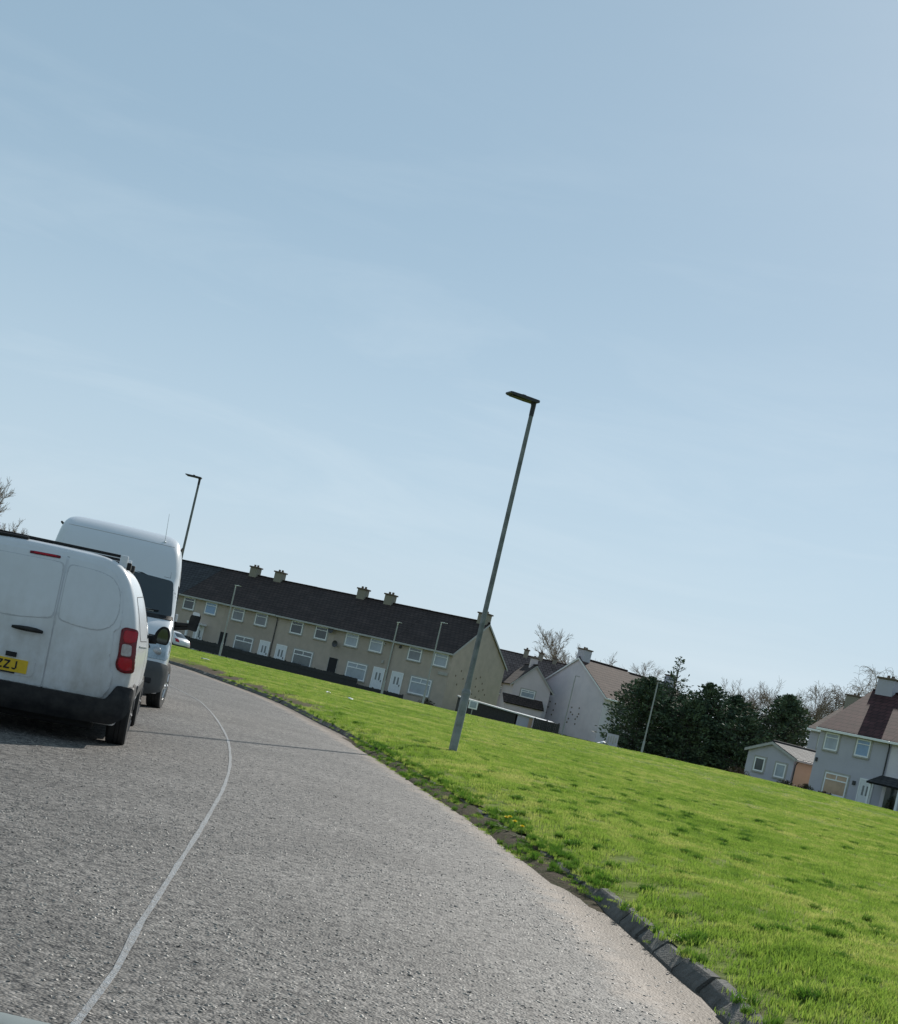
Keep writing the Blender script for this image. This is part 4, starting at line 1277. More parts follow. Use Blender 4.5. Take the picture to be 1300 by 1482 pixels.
cut(body, [arch((0.62, 1.3), 0.74, 0.27, 0.335), arch((-1.3, -0.62), 0.74, 0.27, 0.335), arch((0.62, 1.3), 3.43, 0.27, 0.335), arch((-1.3, -0.62), 3.43, 0.27, 0.335)])
body.data.set_sharp_from_angle(angle=R(32))
bm = bmesh.new(); box(bm, -.64, .64, .20, 3.9, .13, .30, .03); box(bm, -.78, .78, .67, .82, .20, .30, .02); box(bm, -.86, .86, 1.15, 3.05, .14, .3, .02)
tube(bm, [(-.45, .12, .17), (-.45, 1.0, .15)], .03, 8)
obj('underbody', bm, M_CHASSIS, van)
# rear doors: two leaves that stand a few millimetres proud with a gap between
SX = .168                                    # the doors meet right of the middle
def door_edge(z0, s_, lim):
    q = [(.43, .685), (.56, .735), (.66, .735), (.70, .70), (.80, .68), (1.02, .672), (1.06, .72), (1.2, .71), (1.36, .675), (1.48, .62), (1.545, .55)]
    return [(s_*x, z) for z, x in q]
pr_ = [(SX+.006, .43)] + door_edge(0, 1, 0) + [(.42, 1.566), (SX+.006, 1.572)]
pl_ = [(SX-.006, .43)] + door_edge(0, -1, 0) + [(-.42, 1.566), (SX-.006, 1.572)]
ld = panel('rear_door', rounded(pl_[::-1], .02), vb, '-y', .010, M_VAN, van, bev=.006)
rd = panel('rear_door', rounded(pr_, .02), vb, '-y', .010, M_VAN, van, bev=.006)
ld['label'] = 'left rear door with the handle and number plate'
rd['label'] = 'right rear door, plain and dusty'
bm = bmesh.new(); prism(bm, [(SX-.009, .42), (SX+.009, .42), (SX+.009, 1.58), (SX-.009, 1.58)], -.002, .2)
for v in bm.verts:
    if v.co.y < 0.1:
        hh = vb.ray_cast(Vector((v.co.x, -3, v.co.z)), Vector((0, 1, 0)))
        v.co.y = (hh[0].y if hh[0] else .1) - .002
obj('door_seal', bm, M_SEAM, rd)
for dr, wp in ((rd, [(SX+.022, 1.515), (.45, 1.505), (.575, 1.475), (.655, 1.38), (.685, 1.19), (.655, 1.07), (.56, 1.005), (.41, 1.0), (SX+.022, 1.03)]),
               (ld, [(SX-.022, 1.515), (-.45, 1.505), (-.575, 1.475), (-.655, 1.38), (-.685, 1.19), (-.655, 1.07), (-.56, 1.005), (-.2, .985), (SX-.022, 1.03)])):
    if dr is ld: wp = wp[::-1]
    cx_ = sum(q[0] for q in wp)/len(wp); cz_ = sum(q[1] for q in wp)/len(wp)
    panel('window_crease_shade', rounded([(cx_+(x-cx_)*1.016, cz_+(z-cz_)*1.022) for x, z in wp], .05), vb, '-y', .0120, M_CREASE_SHADE, dr, thick=.004)  # slightly larger grey panel paints a shadow line around the blank window
    panel('blank_window', rounded(wp, .05), vb, '-y', .0145, M_VAN, dr, thick=.006, bev=.005)
# crease below the roof edge, high brake light, handle, plate
panel('brake_light_housing', rounded([(-.155, 1.538), (.105, 1.545), (.105, 1.567), (-.155, 1.560)], .01), vb, '-y', .018, M_DKRED, van, thick=.01, bev=.003)
panel('high_brake_light', rounded([(-.12, 1.543), (.07, 1.549), (.07, 1.562), (-.12, 1.557)], .006), vb, '-y', .022, M_REDLENS, van, thick=.01)
bm = bmesh.new()
tube(bm, [(-.165, -.012, .895), (-.10, -.045, .897), (-.03, -.052, .898), (.04, -.045, .898), (.09, -.014, .893)], [.013, .020, .023, .021, .014], 10)
obj('door_handle', bm, M_BLKPL, ld, 40)
panel('handle_recess', rounded([(-.10, .855), (.03, .855), (.05, .90), (.02, .94), (-.09, .94), (-.115, .90)], .03), vb, '-y', .0135, M_BLKPL, ld, thick=.006, bev=.003).data.materials[0] = M_VAN
panel('plate_recess', rounded([(-.62, .70), (0.04, .70), (.085, .64), (.08, .49), (-.62, .49)], .04), vb, '-y', .0145, M_VAN, ld, thick=.006, bev=.005)
plate = panel('number_plate', rounded([(-.49, .512), (.022, .512), (.022, .625), (-.49, .625)], .008), vb, '-y', .024, M_PLATE_Y, ld, thick=.006)
panel('plate_lamp', [(-.175, .640), (-.085, .640), (-.085, .680), (-.175, .680)], vb, '-y', .032, M_BLKPL, ld, thick=.01, bev=.004)
panel('plate_surround', [(-.49, .498), (-.075, .498), (-.075, .510), (-.49, .510)], vb, '-y', .023, M_SEAM, ld, thick=.005)
def glyph(ch, x0, z0, wd, ht, st):
    """Plate characters as joined strokes in x,z."""
    if ch == 'Z':
        return [[(x0, z0+ht-st), (x0+wd, z0+ht-st), (x0+wd, z0+ht), (x0, z0+ht)], [(x0, z0), (x0+wd, z0), (x0+wd, z0+st), (x0, z0+st)],
                [(x0, z0+st), (x0+st*1.25, z0+st), (x0+wd, z0+ht-st), (x0+wd-st*1.25, z0+ht-st)]]
    if ch == 'J':
        return [[(x0+wd-st, z0+wd*.42), (x0+wd, z0+wd*.42), (x0+wd, z0+ht), (x0+wd-st, z0+ht)],
                [(x0+wd-st, z0+wd*.42), (x0+wd*.5, z0+st), (x0+wd*.5, z0), (x0+wd*.72, z0+.002), (x0+wd, z0+wd*.42)][::-1],
                [(x0+wd*.5, z0+st), (x0+wd*.2, z0+wd*.36), (x0, z0+wd*.30), (x0+wd*.24, z0+.003), (x0+wd*.5, z0)][::-1]]
bm = bmesh.new()
for ch, x0 in (('Z', -.236), ('Z', -.174), ('J', -.109)):
    for q in glyph(ch, x0, .531, .049 if ch == 'Z' else .044, .075, .0135):
        prism(bm, q, -.0035, .012)
yy = vb.ray_cast(Vector((-.1, -3, .57)), Vector((0, 1, 0)))[0].y - .024
for v in bm.verts:
    hh = vb.ray_cast(Vector((v.co.x, -3, v.co.z)), Vector((0, 1, 0)))[0].y - .024
    v.co.y += hh
obj('plate_lettering', bm, M_SEAM, plate)
# tail lamps
lp = [(.735, 1.055), (.77, 1.078), (.862, 1.070), (.880, .83), (.892, .69), (.82, .678), (.765, .695), (.740, .745), (.750, .83), (.740, .95)]
for s_ in (-1, 1):
    q = [(s_*x, z) for x, z in lp]
    if s_ > 0: q = q[::-1]
    tl_ = panel('tail_light', rounded(q, .03), vb, '-y', .020, M_DKRED, van, thick=.03, bev=.008, step=.03)
    for nm, mt, poly in (('brake_lens', M_REDLENS, [(.762, 1.052), (.852, 1.052), (.858, .97), (.83, .945), (.775, .945), (.755, .985)]),
                         ('reverse_lens', M_CLEARLENS, [(.762, .932), (.836, .932), (.848, .832), (.766, .826)]),
                         ('indicator_lens', M_REDLENS, [(.760, .812), (.856, .818), (.868, .718), (.83, .700), (.780, .712), (.755, .752)])):
        q = [(s_*x, z) for x, z in poly]
        if s_ < 0: q = q[::-1]
        panel(nm, rounded(q, .022), vb, '-y', .027, mt, tl_, thick=.012, bev=.004, step=.025)
# rear bumper: a wrapped moulding, low in the middle with high corners
bm = bmesh.new()
def bump_poly():
    top = [(-.935, .56), (-.785, .565), (-.755, .50), (-.71, .425), (.71, .425), (.755, .50), (.785, .565), (.935, .56)]
    bot = [(.945, .40), (.90, .29), (.80, .215), (.35, .20), (-.35, .20), (-.80, .215), (-.90, .29), (-.945, .40)]
    return rounded(top[::1] + bot, .03, 3)
poly = bump_poly()
vs = [bm.verts.new((x, 0, z)) for x, z in poly]; bm.faces.new(vs)
for k in range(-15, 16):
    bmesh.ops.bisect_plane(bm, geom=bm.verts[:]+bm.edges[:]+bm.faces[:], plane_co=(k*.062, 0, 0), plane_no=(1, 0, 0), dist=1e-5)
for z in (.24, .28, .32, .36, .40, .44, .48, .52):
    bmesh.ops.bisect_plane(bm, geom=bm.verts[:]+bm.edges[:]+bm.faces[:], plane_co=(0, 0, z), plane_no=(0, 0, 1), dist=1e-5)
for v in bm.verts:
    x, z = v.co.x, v.co.z
    v.co.y = -.055 + .045*(abs(x)/.94)**2 + .12*max(0, (abs(x)-.79)/.15)**2.2 + .05*max(0, (.34-z)/.14)**2 + .03*max(0, (z-.44)/.1)
ret = bmesh.ops.extrude_face_region(bm, geom=bm.faces[:])
for q in ret['geom']:
    if isinstance(q, bmesh.types.BMVert): q.co.y = max(q.co.y + .10, .40 if abs(q.co.x) > .83 else .22)
obj('rear_bumper', bm, M_BLKPL, van, 38)
bm = bmesh.new(); box(bm, -.88, .88, 3.8, 4.10, .20, .55, .06); obj('front_bumper', bm, M_BLKPL, van, 40)
# flank fittings: blank side panel outline, sliding rail, rub strip, handle, fuel flap
for ax, s_ in (('+x', 1), ('-x', -1)):
    sp_ = [(.42, 1.36), (1.30, 1.39), (1.36, 1.30), (1.38, 1.02), (1.32, .97), (.52, .97), (.44, 1.02), (.40, 1.2)]
    if s_ < 0: sp_ = sp_[::-1]
    panel('side_panel_line', rounded(sp_, .07), vb, ax, .0015, M_SEAM, van, thick=.004)
    q = [(.86+(y-.86)*.985, 1.17+(z-1.17)*.965) for y, z in sp_]
    panel('side_panel', rounded(q, .07), vb, ax, .004, M_VAN, van, thick=.006)
    q = [(1.50, 1.36), (2.45, 1.36), (2.62, 1.30), (2.86, 1.02), (1.50, 1.00)]
    panel('side_window', rounded(q if s_ > 0 else q[::-1], .05), vb, ax, .004, M_GLASS, van, thick=.006)
    q = [(.42, .935), (1.5, .925), (1.5, .915), (.42, .925)]
    panel('door_rail', q if s_ > 0 else q[::-1], vb, ax, .012, M_VAN, van, thick=.012)
    q = [(1.12, .44), (2.86, .44), (2.86, .55), (1.12, .55)]
    panel('rub_strip', rounded(q if s_ > 0 else q[::-1], .02), vb, ax, .016, M_GREYPL, van, thick=.014, bev=.004)
    q = [(2.66, .89), (2.82, .89), (2.82, .93), (2.66, .93)]
    panel('side_handle', rounded(q if s_ > 0 else q[::-1], .015), vb, ax, .03, M_BLKPL, van, thick=.02, bev=.006)
    for yy_ in (1.48, 2.90):
        q = [(yy_-.004, .30), (yy_+.004, .30), (yy_+.004, 1.35 if yy_ < 2 else .98), (yy_-.004, 1.35 if yy_ < 2 else .98)]
        panel('door_gap', q if s_ > 0 else q[::-1], vb, ax, .001, M_SEAM, van, thick=.003)
    # door mirror, seen from behind
    bm = bmesh.new()
    poly = rounded([(x*s_+.135*s_, z) for x, z in ((.815, .965), (.985, .955), (1.0, 1.06), (.97, 1.145), (.90, 1.155), (.845, 1.09))], .035)
    prism(bm, poly, 2.66, 2.78)
    tube(bm, [(.86*s_, 2.74, .985), (1.0*s_, 2.73, .995)], [.05, .045], 8)
    es = [e for e in bm.edges if e.calc_face_angle(0) > 1.0]
    bmesh.ops.bevel(bm, geom=es, offset=.018, segments=2, affect='EDGES')
    mr_ = obj('door_mirror', bm, M_BLKPL, van, 45)
    bm = bmesh.new(); prism(bm, rounded([(x*s_+.135*s_, z) for x, z in ((.862, .975), (.972, .970), (.980, 1.05), (.955, 1.125), (.905, 1.13), (.868, 1.07))], .03), 2.654, 2.663)
    obj('mirror_glass', bm, M_MIRROR, mr_)
q = [(-.62, 1.06), (.62, 1.06), (.50, 1.50), (-.50, 1.50)]
# windscreen and headlamps at the far end
bm = bmesh.new()
g = []
for i in range(9):
    z = 1.06 + .48*i/8; row = []
    for j in range(11):
        x = (-.76 + 1.52*j/10)*(1 - .24*i/8)
        hh = vb.ray_cast(Vector((x, 8, z)), Vector((0, -1, 0)))
        p = hh[0] + hh[1]*.004; row.append(bm.verts.new(p))
    g.append(row)
for i in range(8):
    for j in range(10): bm.faces.new((g[i][j], g[i][j+1], g[i+1][j+1], g[i+1][j]))
obj('windscreen', bm, M_GLASS, van, 40)
for s_ in (-1, 1):
    bm = bmesh.new(); g = []
    for i in range(5):
        row = []
        for j in range(5):
            x, z = s_*(.60+.18*j/4), .66+.16*i/4
            hh = vb.ray_cast(Vector((x, 8, z)), Vector((0, -1, 0))); row.append(bm.verts.new(hh[0]+hh[1]*.006))
        g.append(row)
    for i in range(4):
        for j in range(4): bm.faces.new((g[i][j], g[i][j+1], g[i+1][j+1], g[i+1][j]))
    obj('headlight', bm, M_HEADLAMP, van, 40)
for y in (.74, 3.43):
    for s_ in (-1, 1):
        wheel(van, s_*.845, y, .290, .195, s_, M_STEEL)
# roof bars: dark cross bars on white feet
for y, wdt in ((.34, .62), (1.15, .62), (1.95, .58)):
    bm = bmesh.new(); box(bm, -wdt, wdt, y-.022, y+.022, 1.672, 1.698, .008)
    br_ = obj('roof_bar', bm, M_BLKPL, van)
    for s_ in (-1, 1):
        bm = bmesh.new()
        zs = vb.ray_cast(Vector((s_*(wdt-.01), y, 5)), Vector((0, 0, -1)))[0].z
        box(bm, s_*(wdt+.004)-.035, s_*(wdt+.004)+.035, y-.045, y+.045, zs-.02, 1.700, .012)
        obj('bar_foot', bm, M_VAN, br_)
        bm = bmesh.new(); box(bm, s_*(wdt+.055)-.02, s_*(wdt+.055)+.02, y-.03, y+.10, zs-.03, zs+.035, .008)
        obj('foot_clamp', bm, M_BLKPL, br_)
bm = bmesh.new(); tube(bm, [(-.62, .20, 1.655), (-.20, .22, 1.668)], .016, 8); tube(bm, [(-.62, .32, 1.675), (.0, .34, 1.678)], .012, 8)
obj('rear_roller', bm, M_BLKPL, van)

# ---------------- the high-roofed white van behind it, facing the camera
tv = tag(empty('high_roof_van', (-4.76, 19.1, -0.03), (0, R(-1.2), R(12.5))), 'white high roofed van facing the camera, behind the small van', 'van', 'white vans in the left lane')
LT = [(0.22, .94, .14, 5.35), (0.30, .985, .04, 5.4), (0.42, 1.0, .0, 5.42), (0.62, 1.002, .0, 5.42), (0.70, 1.005, .03, 5.42), (0.82, 1.003, .08, 5.42), (0.93, 1.0, .15, 5.42), (1.05, .998, .24, 5.42), (1.17, .994, .38, 5.42), (1.27, .988, .56, 5.42), (1.45, .978, .70, 5.41), (1.65, .965, .84, 5.4), (1.83, .952, .97, 5.39), (1.97, .940, 1.04, 5.38), (2.14, .918, 1.14, 5.35), (2.29, .888, 1.26, 5.3), (2.39, .845, 1.40, 5.2), (2.45, .78, 1.55, 5.1), (2.485, .68, 1.75, 5.0), (2.505, .50, 2.05, 4.8), (2.512, .22, 2.5, 4.4)]
bm = loft_body(LT, 4, 0.17, 0.10, 0.13, 0.03, 0.955, 0.97, 1.2)
tb_ = bvh_of(bm)
body = obj('body', bm, M_VAN2, tv, 32)
cut(body, [arch((0.64, 1.4), 0.86, 0.31, 0.42), arch((-1.4, -0.64), 0.86, 0.31, 0.42), arch((0.64, 1.4), 4.0, 0.31, 0.37), arch((-1.4, -0.64), 4.0, 0.31, 0.37)])
body.data.set_sharp_from_angle(angle=R(32))
bm = bmesh.new(); box(bm, -.6, .6, .3, 5.0, .2, .4, .03); obj('underbody', bm, M_CHASSIS, tv)
ws = panel('windscreen', [(x_*1.165, z_) for x_, z_ in rounded([(-.775, 1.30), (0, 1.275), (.775, 1.30), (.745, 1.60), (.715, 1.815), (0, 1.845), (-.715, 1.815), (-.745, 1.60)], .05)], tb_, '-y', .006, M_GLASS, tv, thick=.008)
panel('windscreen_seal', [(x_*1.165, z_) for x_, z_ in rounded([(-.80, 1.255), (0, 1.232), (.80, 1.255), (.79, 1.31), (0, 1.285), (-.79, 1.31)], .015)], tb_, '-y', .010, M_BLKPL, tv, thick=.01)
def on_front(x, z, off):
    x *= 1.08
    h = tb_.ray_cast(Vector((x, -3, z)), Vector((0, 1, 0))); return h[0] + h[1]*off
for x0, x1, z1 in ((-.62, -.02, 1.37), (.08, .66, 1.35)):
    bm = bmesh.new(); tube(bm, [on_front(x0, 1.30, .02), on_front((x0+x1)/2, 1.325, .03), on_front(x1, z1, .02)], [.012, .010, .008], 6)
    obj('wiper', bm, M_BLKPL, ws)
# grey strip laid low on the windscreen for the dashboard edge
panel('dashboard_edge', [(x_*1.075, z_) for x_, z_ in rounded([(-.55, 1.335), (.60, 1.33), (.60, 1.36), (-.55, 1.37)], .01)], tb_, '-y', .0075, M_SILL, ws, thick=.004)
for s_ in (-1, 1):
    q = [(.62*s_, .70), (.885*s_, .70), (.905*s_, .82), (.90*s_, .94), (.84*s_, 1.00), (.66*s_, .92), (.60*s_, .82)]
    hl = panel('headlight', [(x_*1.075, z_) for x_, z_ in rounded(q, .035)], tb_, '-y', .008, M_HEADLAMP, tv, thick=.02, step=.03, bev=.005)
    bm = bmesh.new()
    c_ = on_front(.74*s_, .80, .012)
    bmesh.ops.create_uvsphere(bm, u_segments=14, v_segments=8, radius=.062, matrix=Matrix.Translation(c_) @ Matrix.Diagonal((1, .25, 1, 1)))
    obj('lamp_reflector', bm, M_RIM, hl, 60)
panel('grille', [(x_*1.075, z_) for x_, z_ in rounded([(-.56, .69), (.56, .69), (.54, .84), (.40, .90), (-.40, .90), (-.54, .84)], .03)], tb_, '-y', .010, M_BLKPL, tv, thick=.015, bev=.004)
for z in (.73, .79, .85):
    panel('grille_bar', [(x_*1.075, z_) for x_, z_ in [(-.5, z), (.5, z), (.5, z+.018), (-.5, z+.018)]], tb_, '-y', .020, M_GREYPL, tv, thick=.01)
panel('bonnet_line', [(x_*1.075, z_) for x_, z_ in [(-.86, 1.02), (-.86, 1.008), (.86, 1.008), (.86, 1.02)]], tb_, '-y', .002, M_SEAM, tv, thick=.004)
# front bumper
bm = bmesh.new()
poly = rounded([(x_*1.075, z_) for x_, z_ in [(-.93, .64), (-.80, .665), (.80, .665), (.93, .64), (.945, .45), (.90, .27), (.70, .205), (-.70, .205), (-.90, .27), (-.945, .45)]], .04, 3)
vs = [bm.verts.new((x, 0, z)) for x, z in poly]; bm.faces.new(vs)
for k in range(-15, 16):
    bmesh.ops.bisect_plane(bm, geom=bm.verts[:]+bm.edges[:]+bm.faces[:], plane_co=(k*.066, 0, 0), plane_no=(1, 0, 0), dist=1e-5)
for z in (.25, .30, .36, .43, .50, .56, .62):
    bmesh.ops.bisect_plane(bm, geom=bm.verts[:]+bm.edges[:]+bm.faces[:], plane_co=(0, 0, z), plane_no=(0, 0, 1), dist=1e-5)
for v in bm.verts:
    x, z = v.co.x, v.co.z
    v.co.y = -.07 + .10*(abs(x)/.97)**2 + .22*max(0, (abs(x)-.775)/.235)**2.4 + .04*max(0, (.36-z)/.14)**2 + .04*max(0, (z-.56)/.1)**2
ret = bmesh.ops.extrude_face_region(bm, geom=bm.faces[:])
for q in ret['geom']:
    if isinstance(q, bmesh.types.BMVert): q.co.y = .47 if abs(q.co.x) > .86 else .30
bp_ = obj('front_bumper', bm, M_GREYPL, tv, 38)
bm = bmesh.new()
for k in range(2): box(bm, -.45, .45, -.082, -.04, .36+k*.07, .40+k*.07, .008)
obj('bumper_grille', bm, M_BLKPL, bp_)
bm = bmesh.new(); box(bm, .60, .80, -.02, .06, .36, .44, .02); box(bm, -.80, -.60, -.02, .06, .36, .44, .02); obj('fog_recess', bm, M_SEAM, bp_)
for y in (.86, 4.0):
    for s_ in (-1, 1):
        wheel(tv, s_*(.925 if y < 1 else .89), y, .335, .215, s_, M_RIM).rotation_euler = (0, 0, R(-9 if y < 1 else 0))
for ax, s_ in (('+x', 1), ('-x', -1)):
    q = [(.98, 1.28), (1.75, 1.26), (1.75, 1.76), (1.20, 1.78)]
    panel('side_window', rounded(q if s_ > 0 else q[::-1], .05), tb_, ax, .004, M_GLASS, tv, thick=.006)
    q = [(1.3, .60), (3.5, .60), (3.5, .70), (1.3, .70)]
    panel('rub_strip', rounded(q if s_ > 0 else q[::-1], .02), tb_, ax, .014, M_GREYPL, tv, thick=.012, bev=.004)
    for yy_ in (1.0, 1.95):
        q = [(yy_-.005, .35), (yy_+.005, .35), (yy_+.005, 2.0), (yy_-.005, 2.0)]
        panel('door_gap', q if s_ > 0 else q[::-1], tb_, ax, .001, M_SEAM, tv, thick=.003)
    # tall black door mirror on an arm
    bm = bmesh.new()
    prism(bm, rounded([(1.160*s_, 1.19), (1.295*s_, 1.17), (1.320*s_, 1.40), (1.290*s_, 1.445), (1.200*s_, 1.44), (1.170*s_, 1.38)], .035), .98, 1.09)
    es = [e for e in bm.edges if e.calc_face_angle(0) > 1.0]
    bmesh.ops.bevel(bm, geom=es, offset=.02, segments=2, affect='EDGES')
    tube(bm, [(.93*s_, 1.10, 1.22), (1.19*s_, 1.05, 1.25)], [.035, .03], 8); tube(bm, [(.93*s_, 1.10, 1.15), (1.19*s_, 1.05, 1.21)], [.03, .025], 8)
    mr_ = obj('door_mirror', bm, M_BLKPL, tv, 45)
    bm = bmesh.new(); prism(bm, rounded([(1.190*s_, 1.22), (1.285*s_, 1.21), (1.300*s_, 1.39), (1.205*s_, 1.40)], .03), 1.088, 1.095); obj('mirror_glass', bm, M_MIRROR, mr_)
    bm = bmesh.new(); prism(bm, rounded([(1.190*s_, 1.405), (1.305*s_, 1.405), (1.285*s_, 1.452), (1.205*s_, 1.452)], .012), .974, 1.05); obj('mirror_cap', bm, M_VAN2, mr_)
    bm = bmesh.new(); box(bm, min(s_*.955, s_*1.0), max(s_*.955, s_*1.0), 1.03, 1.10, 1.26, 1.37, .012); obj('mirror_base', bm, M_VAN2, mr_)
    # marker lamps and rails along the roof edge
    bm = bmesh.new(); tube(bm, [(s_*.875, 1.6, 2.33), (s_*.885, 3.2, 2.34), (s_*.875, 5.0, 2.31)], .018, 6); obj('roof_seam', bm, M_GREYPL, tv)
bm = bmesh.new()
q = on_front(.56, 2.36, .0)
tube(bm, [q, q+Vector((-.02, .05, .42))], [.006, .003], 5)
bmesh.ops.create_uvsphere(bm, u_segments=10, v_segments=6, radius=.022, matrix=Matrix.Translation(q))
obj('aerial', bm, M_VAN2, tv, 60)
panel('roof_front_lit_line', [(-.76, 2.315), (-.76, 2.309), (.76, 2.309), (.76, 2.315)], tb_, '-y', .002, M_SILL, tv, thick=.004)  # line lightened to paint the lit rim of the roof

# ---------------- a small car parked far off beside the terrace fence
car = tag(empty('parked_car', (-20.6, 109.0, -0.42), (0, 0, R(60))), 'distant white hatchback parked before the dark terrace fence', 'car')
LC = [(0.20, .78, .15, 3.7), (0.35, .84, .0, 3.85), (0.60, .86, .0, 3.85), (0.80, .85, .08, 3.80), (0.92, .82, .25, 3.55), (1.05, .77, .50, 2.75), (1.20, .70, .70, 2.45), (1.33, .62, .95, 2.15), (1.39, .50, 1.15, 1.95), (1.41, .25, 1.4, 1.7)]
bm = loft_body(LC, 2, 0.25, 0.25, 0.15, 0.15, 0.9, 0.9, 1.0)
cb_ = bvh_of(bm)
body = obj('body', bm, M_VAN2, car, 35)
cut(body, [arch((0.5, 1.4), 0.75, 0.29, 0.33), arch((-1.4, -0.5), 0.75, 0.29, 0.33), arch((0.5, 1.4), 3.05, 0.29, 0.33), arch((-1.4, -0.5), 3.05, 0.29, 0.33)])
panel('rear_window', rounded([(-.58, .98), (.58, .98), (.48, 1.30), (-.48, 1.30)], .05), cb_, '-y', .006, M_GLASS, car)
for ax, s_ in (('+x', 1), ('-x', -1)):
    q = [(.85, .98), (2.75, .96), (2.3, 1.28), (1.05, 1.29)]
    panel('side_window', rounded(q if s_ > 0 else q[::-1], .05), cb_, ax, .006, M_GLASS, car)
    q = [(s_*.62, .62), (s_*.80, .64), (s_*.78, .88), (s_*.66, .86)]
    panel('tail_light', rounded(q, .03), cb_, '-y', .01, M_REDLENS, car)
    bm = bmesh.new(); box(bm, min(s_*.80, s_*.98), max(s_*.80, s_*.98), 2.45, 2.57, .95, 1.08, .03); obj('door_mirror', bm, M_BLKPL, car)
panel('rear_bumper', rounded([(-.80, .24), (.80, .24), (.82, .42), (-.82, .42)], .04), cb_, '-y', .02, M_GREYPL, car)
for y in (.75, 3.05):
    for s_ in (-1, 1): wheel(car, s_*.76, y, .29, .18, s_, M_RIM)

# ------------------------------------------------------------------ street furniture and small things
M_GALV = mat('weathered_galvanised_steel', (0.26, 0.28, 0.27), 0.55, metal=0.35, var=0.85, vscale=5, vcol=(0.13, 0.15, 0.145), bump=0.1, bscale=30, detail=8)
M_GALV2 = mat('dark_weathered_steel', (0.12, 0.135, 0.135), 0.6, metal=0.3, var=0.7, vscale=6, vcol=(0.26, 0.27, 0.26), detail=8)
M_GALV_BACKLIT = mat('backlit_weathered_steel', (0.10, 0.115, 0.115), 0.6, metal=0.2, var=0.9, vscale=3.5, vcol=(0.26, 0.28, 0.27), detail=8)  # base colour darkened to paint the backlit shade; paler patches are weathering
M_LAMPHEAD = mat('dark_lamp_head', (0.02, 0.022, 0.025), 0.5)
M_PALEHEAD = mat('pale_lamp_head', (0.62, 0.63, 0.62), 0.35)
M_LAMPPOLE = mat('pale_grey_column', (0.36, 0.37, 0.37), 0.55, metal=0.2, var=0.4, vscale=2)

def lamp_head(parent, top, length, mtl, ang=180):
    """Flat LED lantern on a short neck, reaching out along ang (degrees, 0 = +x)."""
    hd = empty('lamp_head', (0, 0, top)); hd.parent = parent; hd.rotation_euler = (0, 0, R(ang))
    bm = bmesh.new()
    k = length/0.54
    # tapering flat housing: x along its reach
    secs = [(-.055, .10, .012, .046), (-.03, .118, .000, .050), (.16, .125, .000, .054), (.34, .125, .006, .054), (.47, .12, .016, .054), (.50, .11, .026, .052)]
    rings = []
    for x, hw_, zb, zt in secs:
        rings.append([bm.verts.new((x*k, y*hw_*k, (zb if z == 0 else zt)*k + 0.0)) for y, z in ((-1, 0), (1, 0), (1, .6), (.8, 1), (-.8, 1), (-1, .6))])
    for i in range(len(rings)-1):
        for q in range(6): bm.faces.new((rings[i][q], rings[i][(q+1) % 6], rings[i+1][(q+1) % 6], rings[i+1][q]))
    bm.faces.new(rings[0]); bm.faces.new(rings[-1])
    h_ = obj('lantern', bm, mtl, hd, 30)
    bm = bmesh.new(); tube(bm, [(0, 0, -.22*k), (0, 0, -.05*k), (.01, 0, .012*k)], [.040*k, .042*k, .05*k], 12); obj('spigot', bm, mtl, hd, 40)
    bm = bmesh.new()
    box(bm, .18*k, .25*k, -.03*k, .03*k, .055*k, .085*k, .008*k); obj('photocell', bm, mtl, hd)
    bm = bmesh.new(); box(bm, .12*k, .44*k, -.075*k, .075*k, -.004*k, .002*k); obj('lens', bm, M_LAMPHEAD, hd)
    return hd

def lamp_post(loc, h, rb, ru, rt, step, mb, mu, head_m, head_len, label, group, ang=180):
    e = tag(empty('lamp_post', loc), label, 'lamp post', group)
    bm = bmesh.new(); tube(bm, [(0, 0, -.5), (0, 0, step*.98), (0, 0, step)], [rb, rb*.98, rb*.90], 20)
    box(bm, rb*.90, rb*1.08, -.045, .045, step*.45, step*.95, .004) if False else None
    b_ = obj('base_column', bm, mb, e, 40)
    bm = bmesh.new(); tube(bm, [(0, 0, step-.035), (0, 0, step+.012), (0, 0, step+.06)], [rb*1.08, rb*1.08, ru*1.2], 20); obj('collar', bm, mu, b_, 40)
    bm = bmesh.new(); tube(bm, [(0, 0, step+.0), (0, 0, step*1.2+.1), (0, 0, h*.6), (0, 0, h-.18)], [ru*1.25, ru, (ru+rt)*.5, rt], 18); obj('upper_column', bm, mu, e, 40)
    bm = bmesh.new(); box(bm, -.045, .045, -rb*1.05, -rb*.80, step*.45, step*.86, .006); obj('access_door', bm, mb, b_)
    lamp_head(e, h, head_len, head_m, ang)
    return e
def gz(x, y): return field_z(x, y, max(0.0, side_dist(KA, KNA, x, y)))
lamp_post((0.28, 23.8, gz(.28, 23.8)-.01), 6.02, .073, .047, .036, 1.03, M_GALV, M_GALV_BACKLIT, M_LAMPHEAD, .54, 'tall stepped grey lamp post with a flat dark head, standing on the verge', 'lamp posts', 203)
lamp_post((-10.7, 52.0, gz(-10.7, 52)-.02), 6.55, .075, .050, .040, 1.1, M_GALV2, M_GALV2, M_LAMPHEAD, .58, 'dark lamp post rising beside the high roofed white van', 'lamp posts', 180)
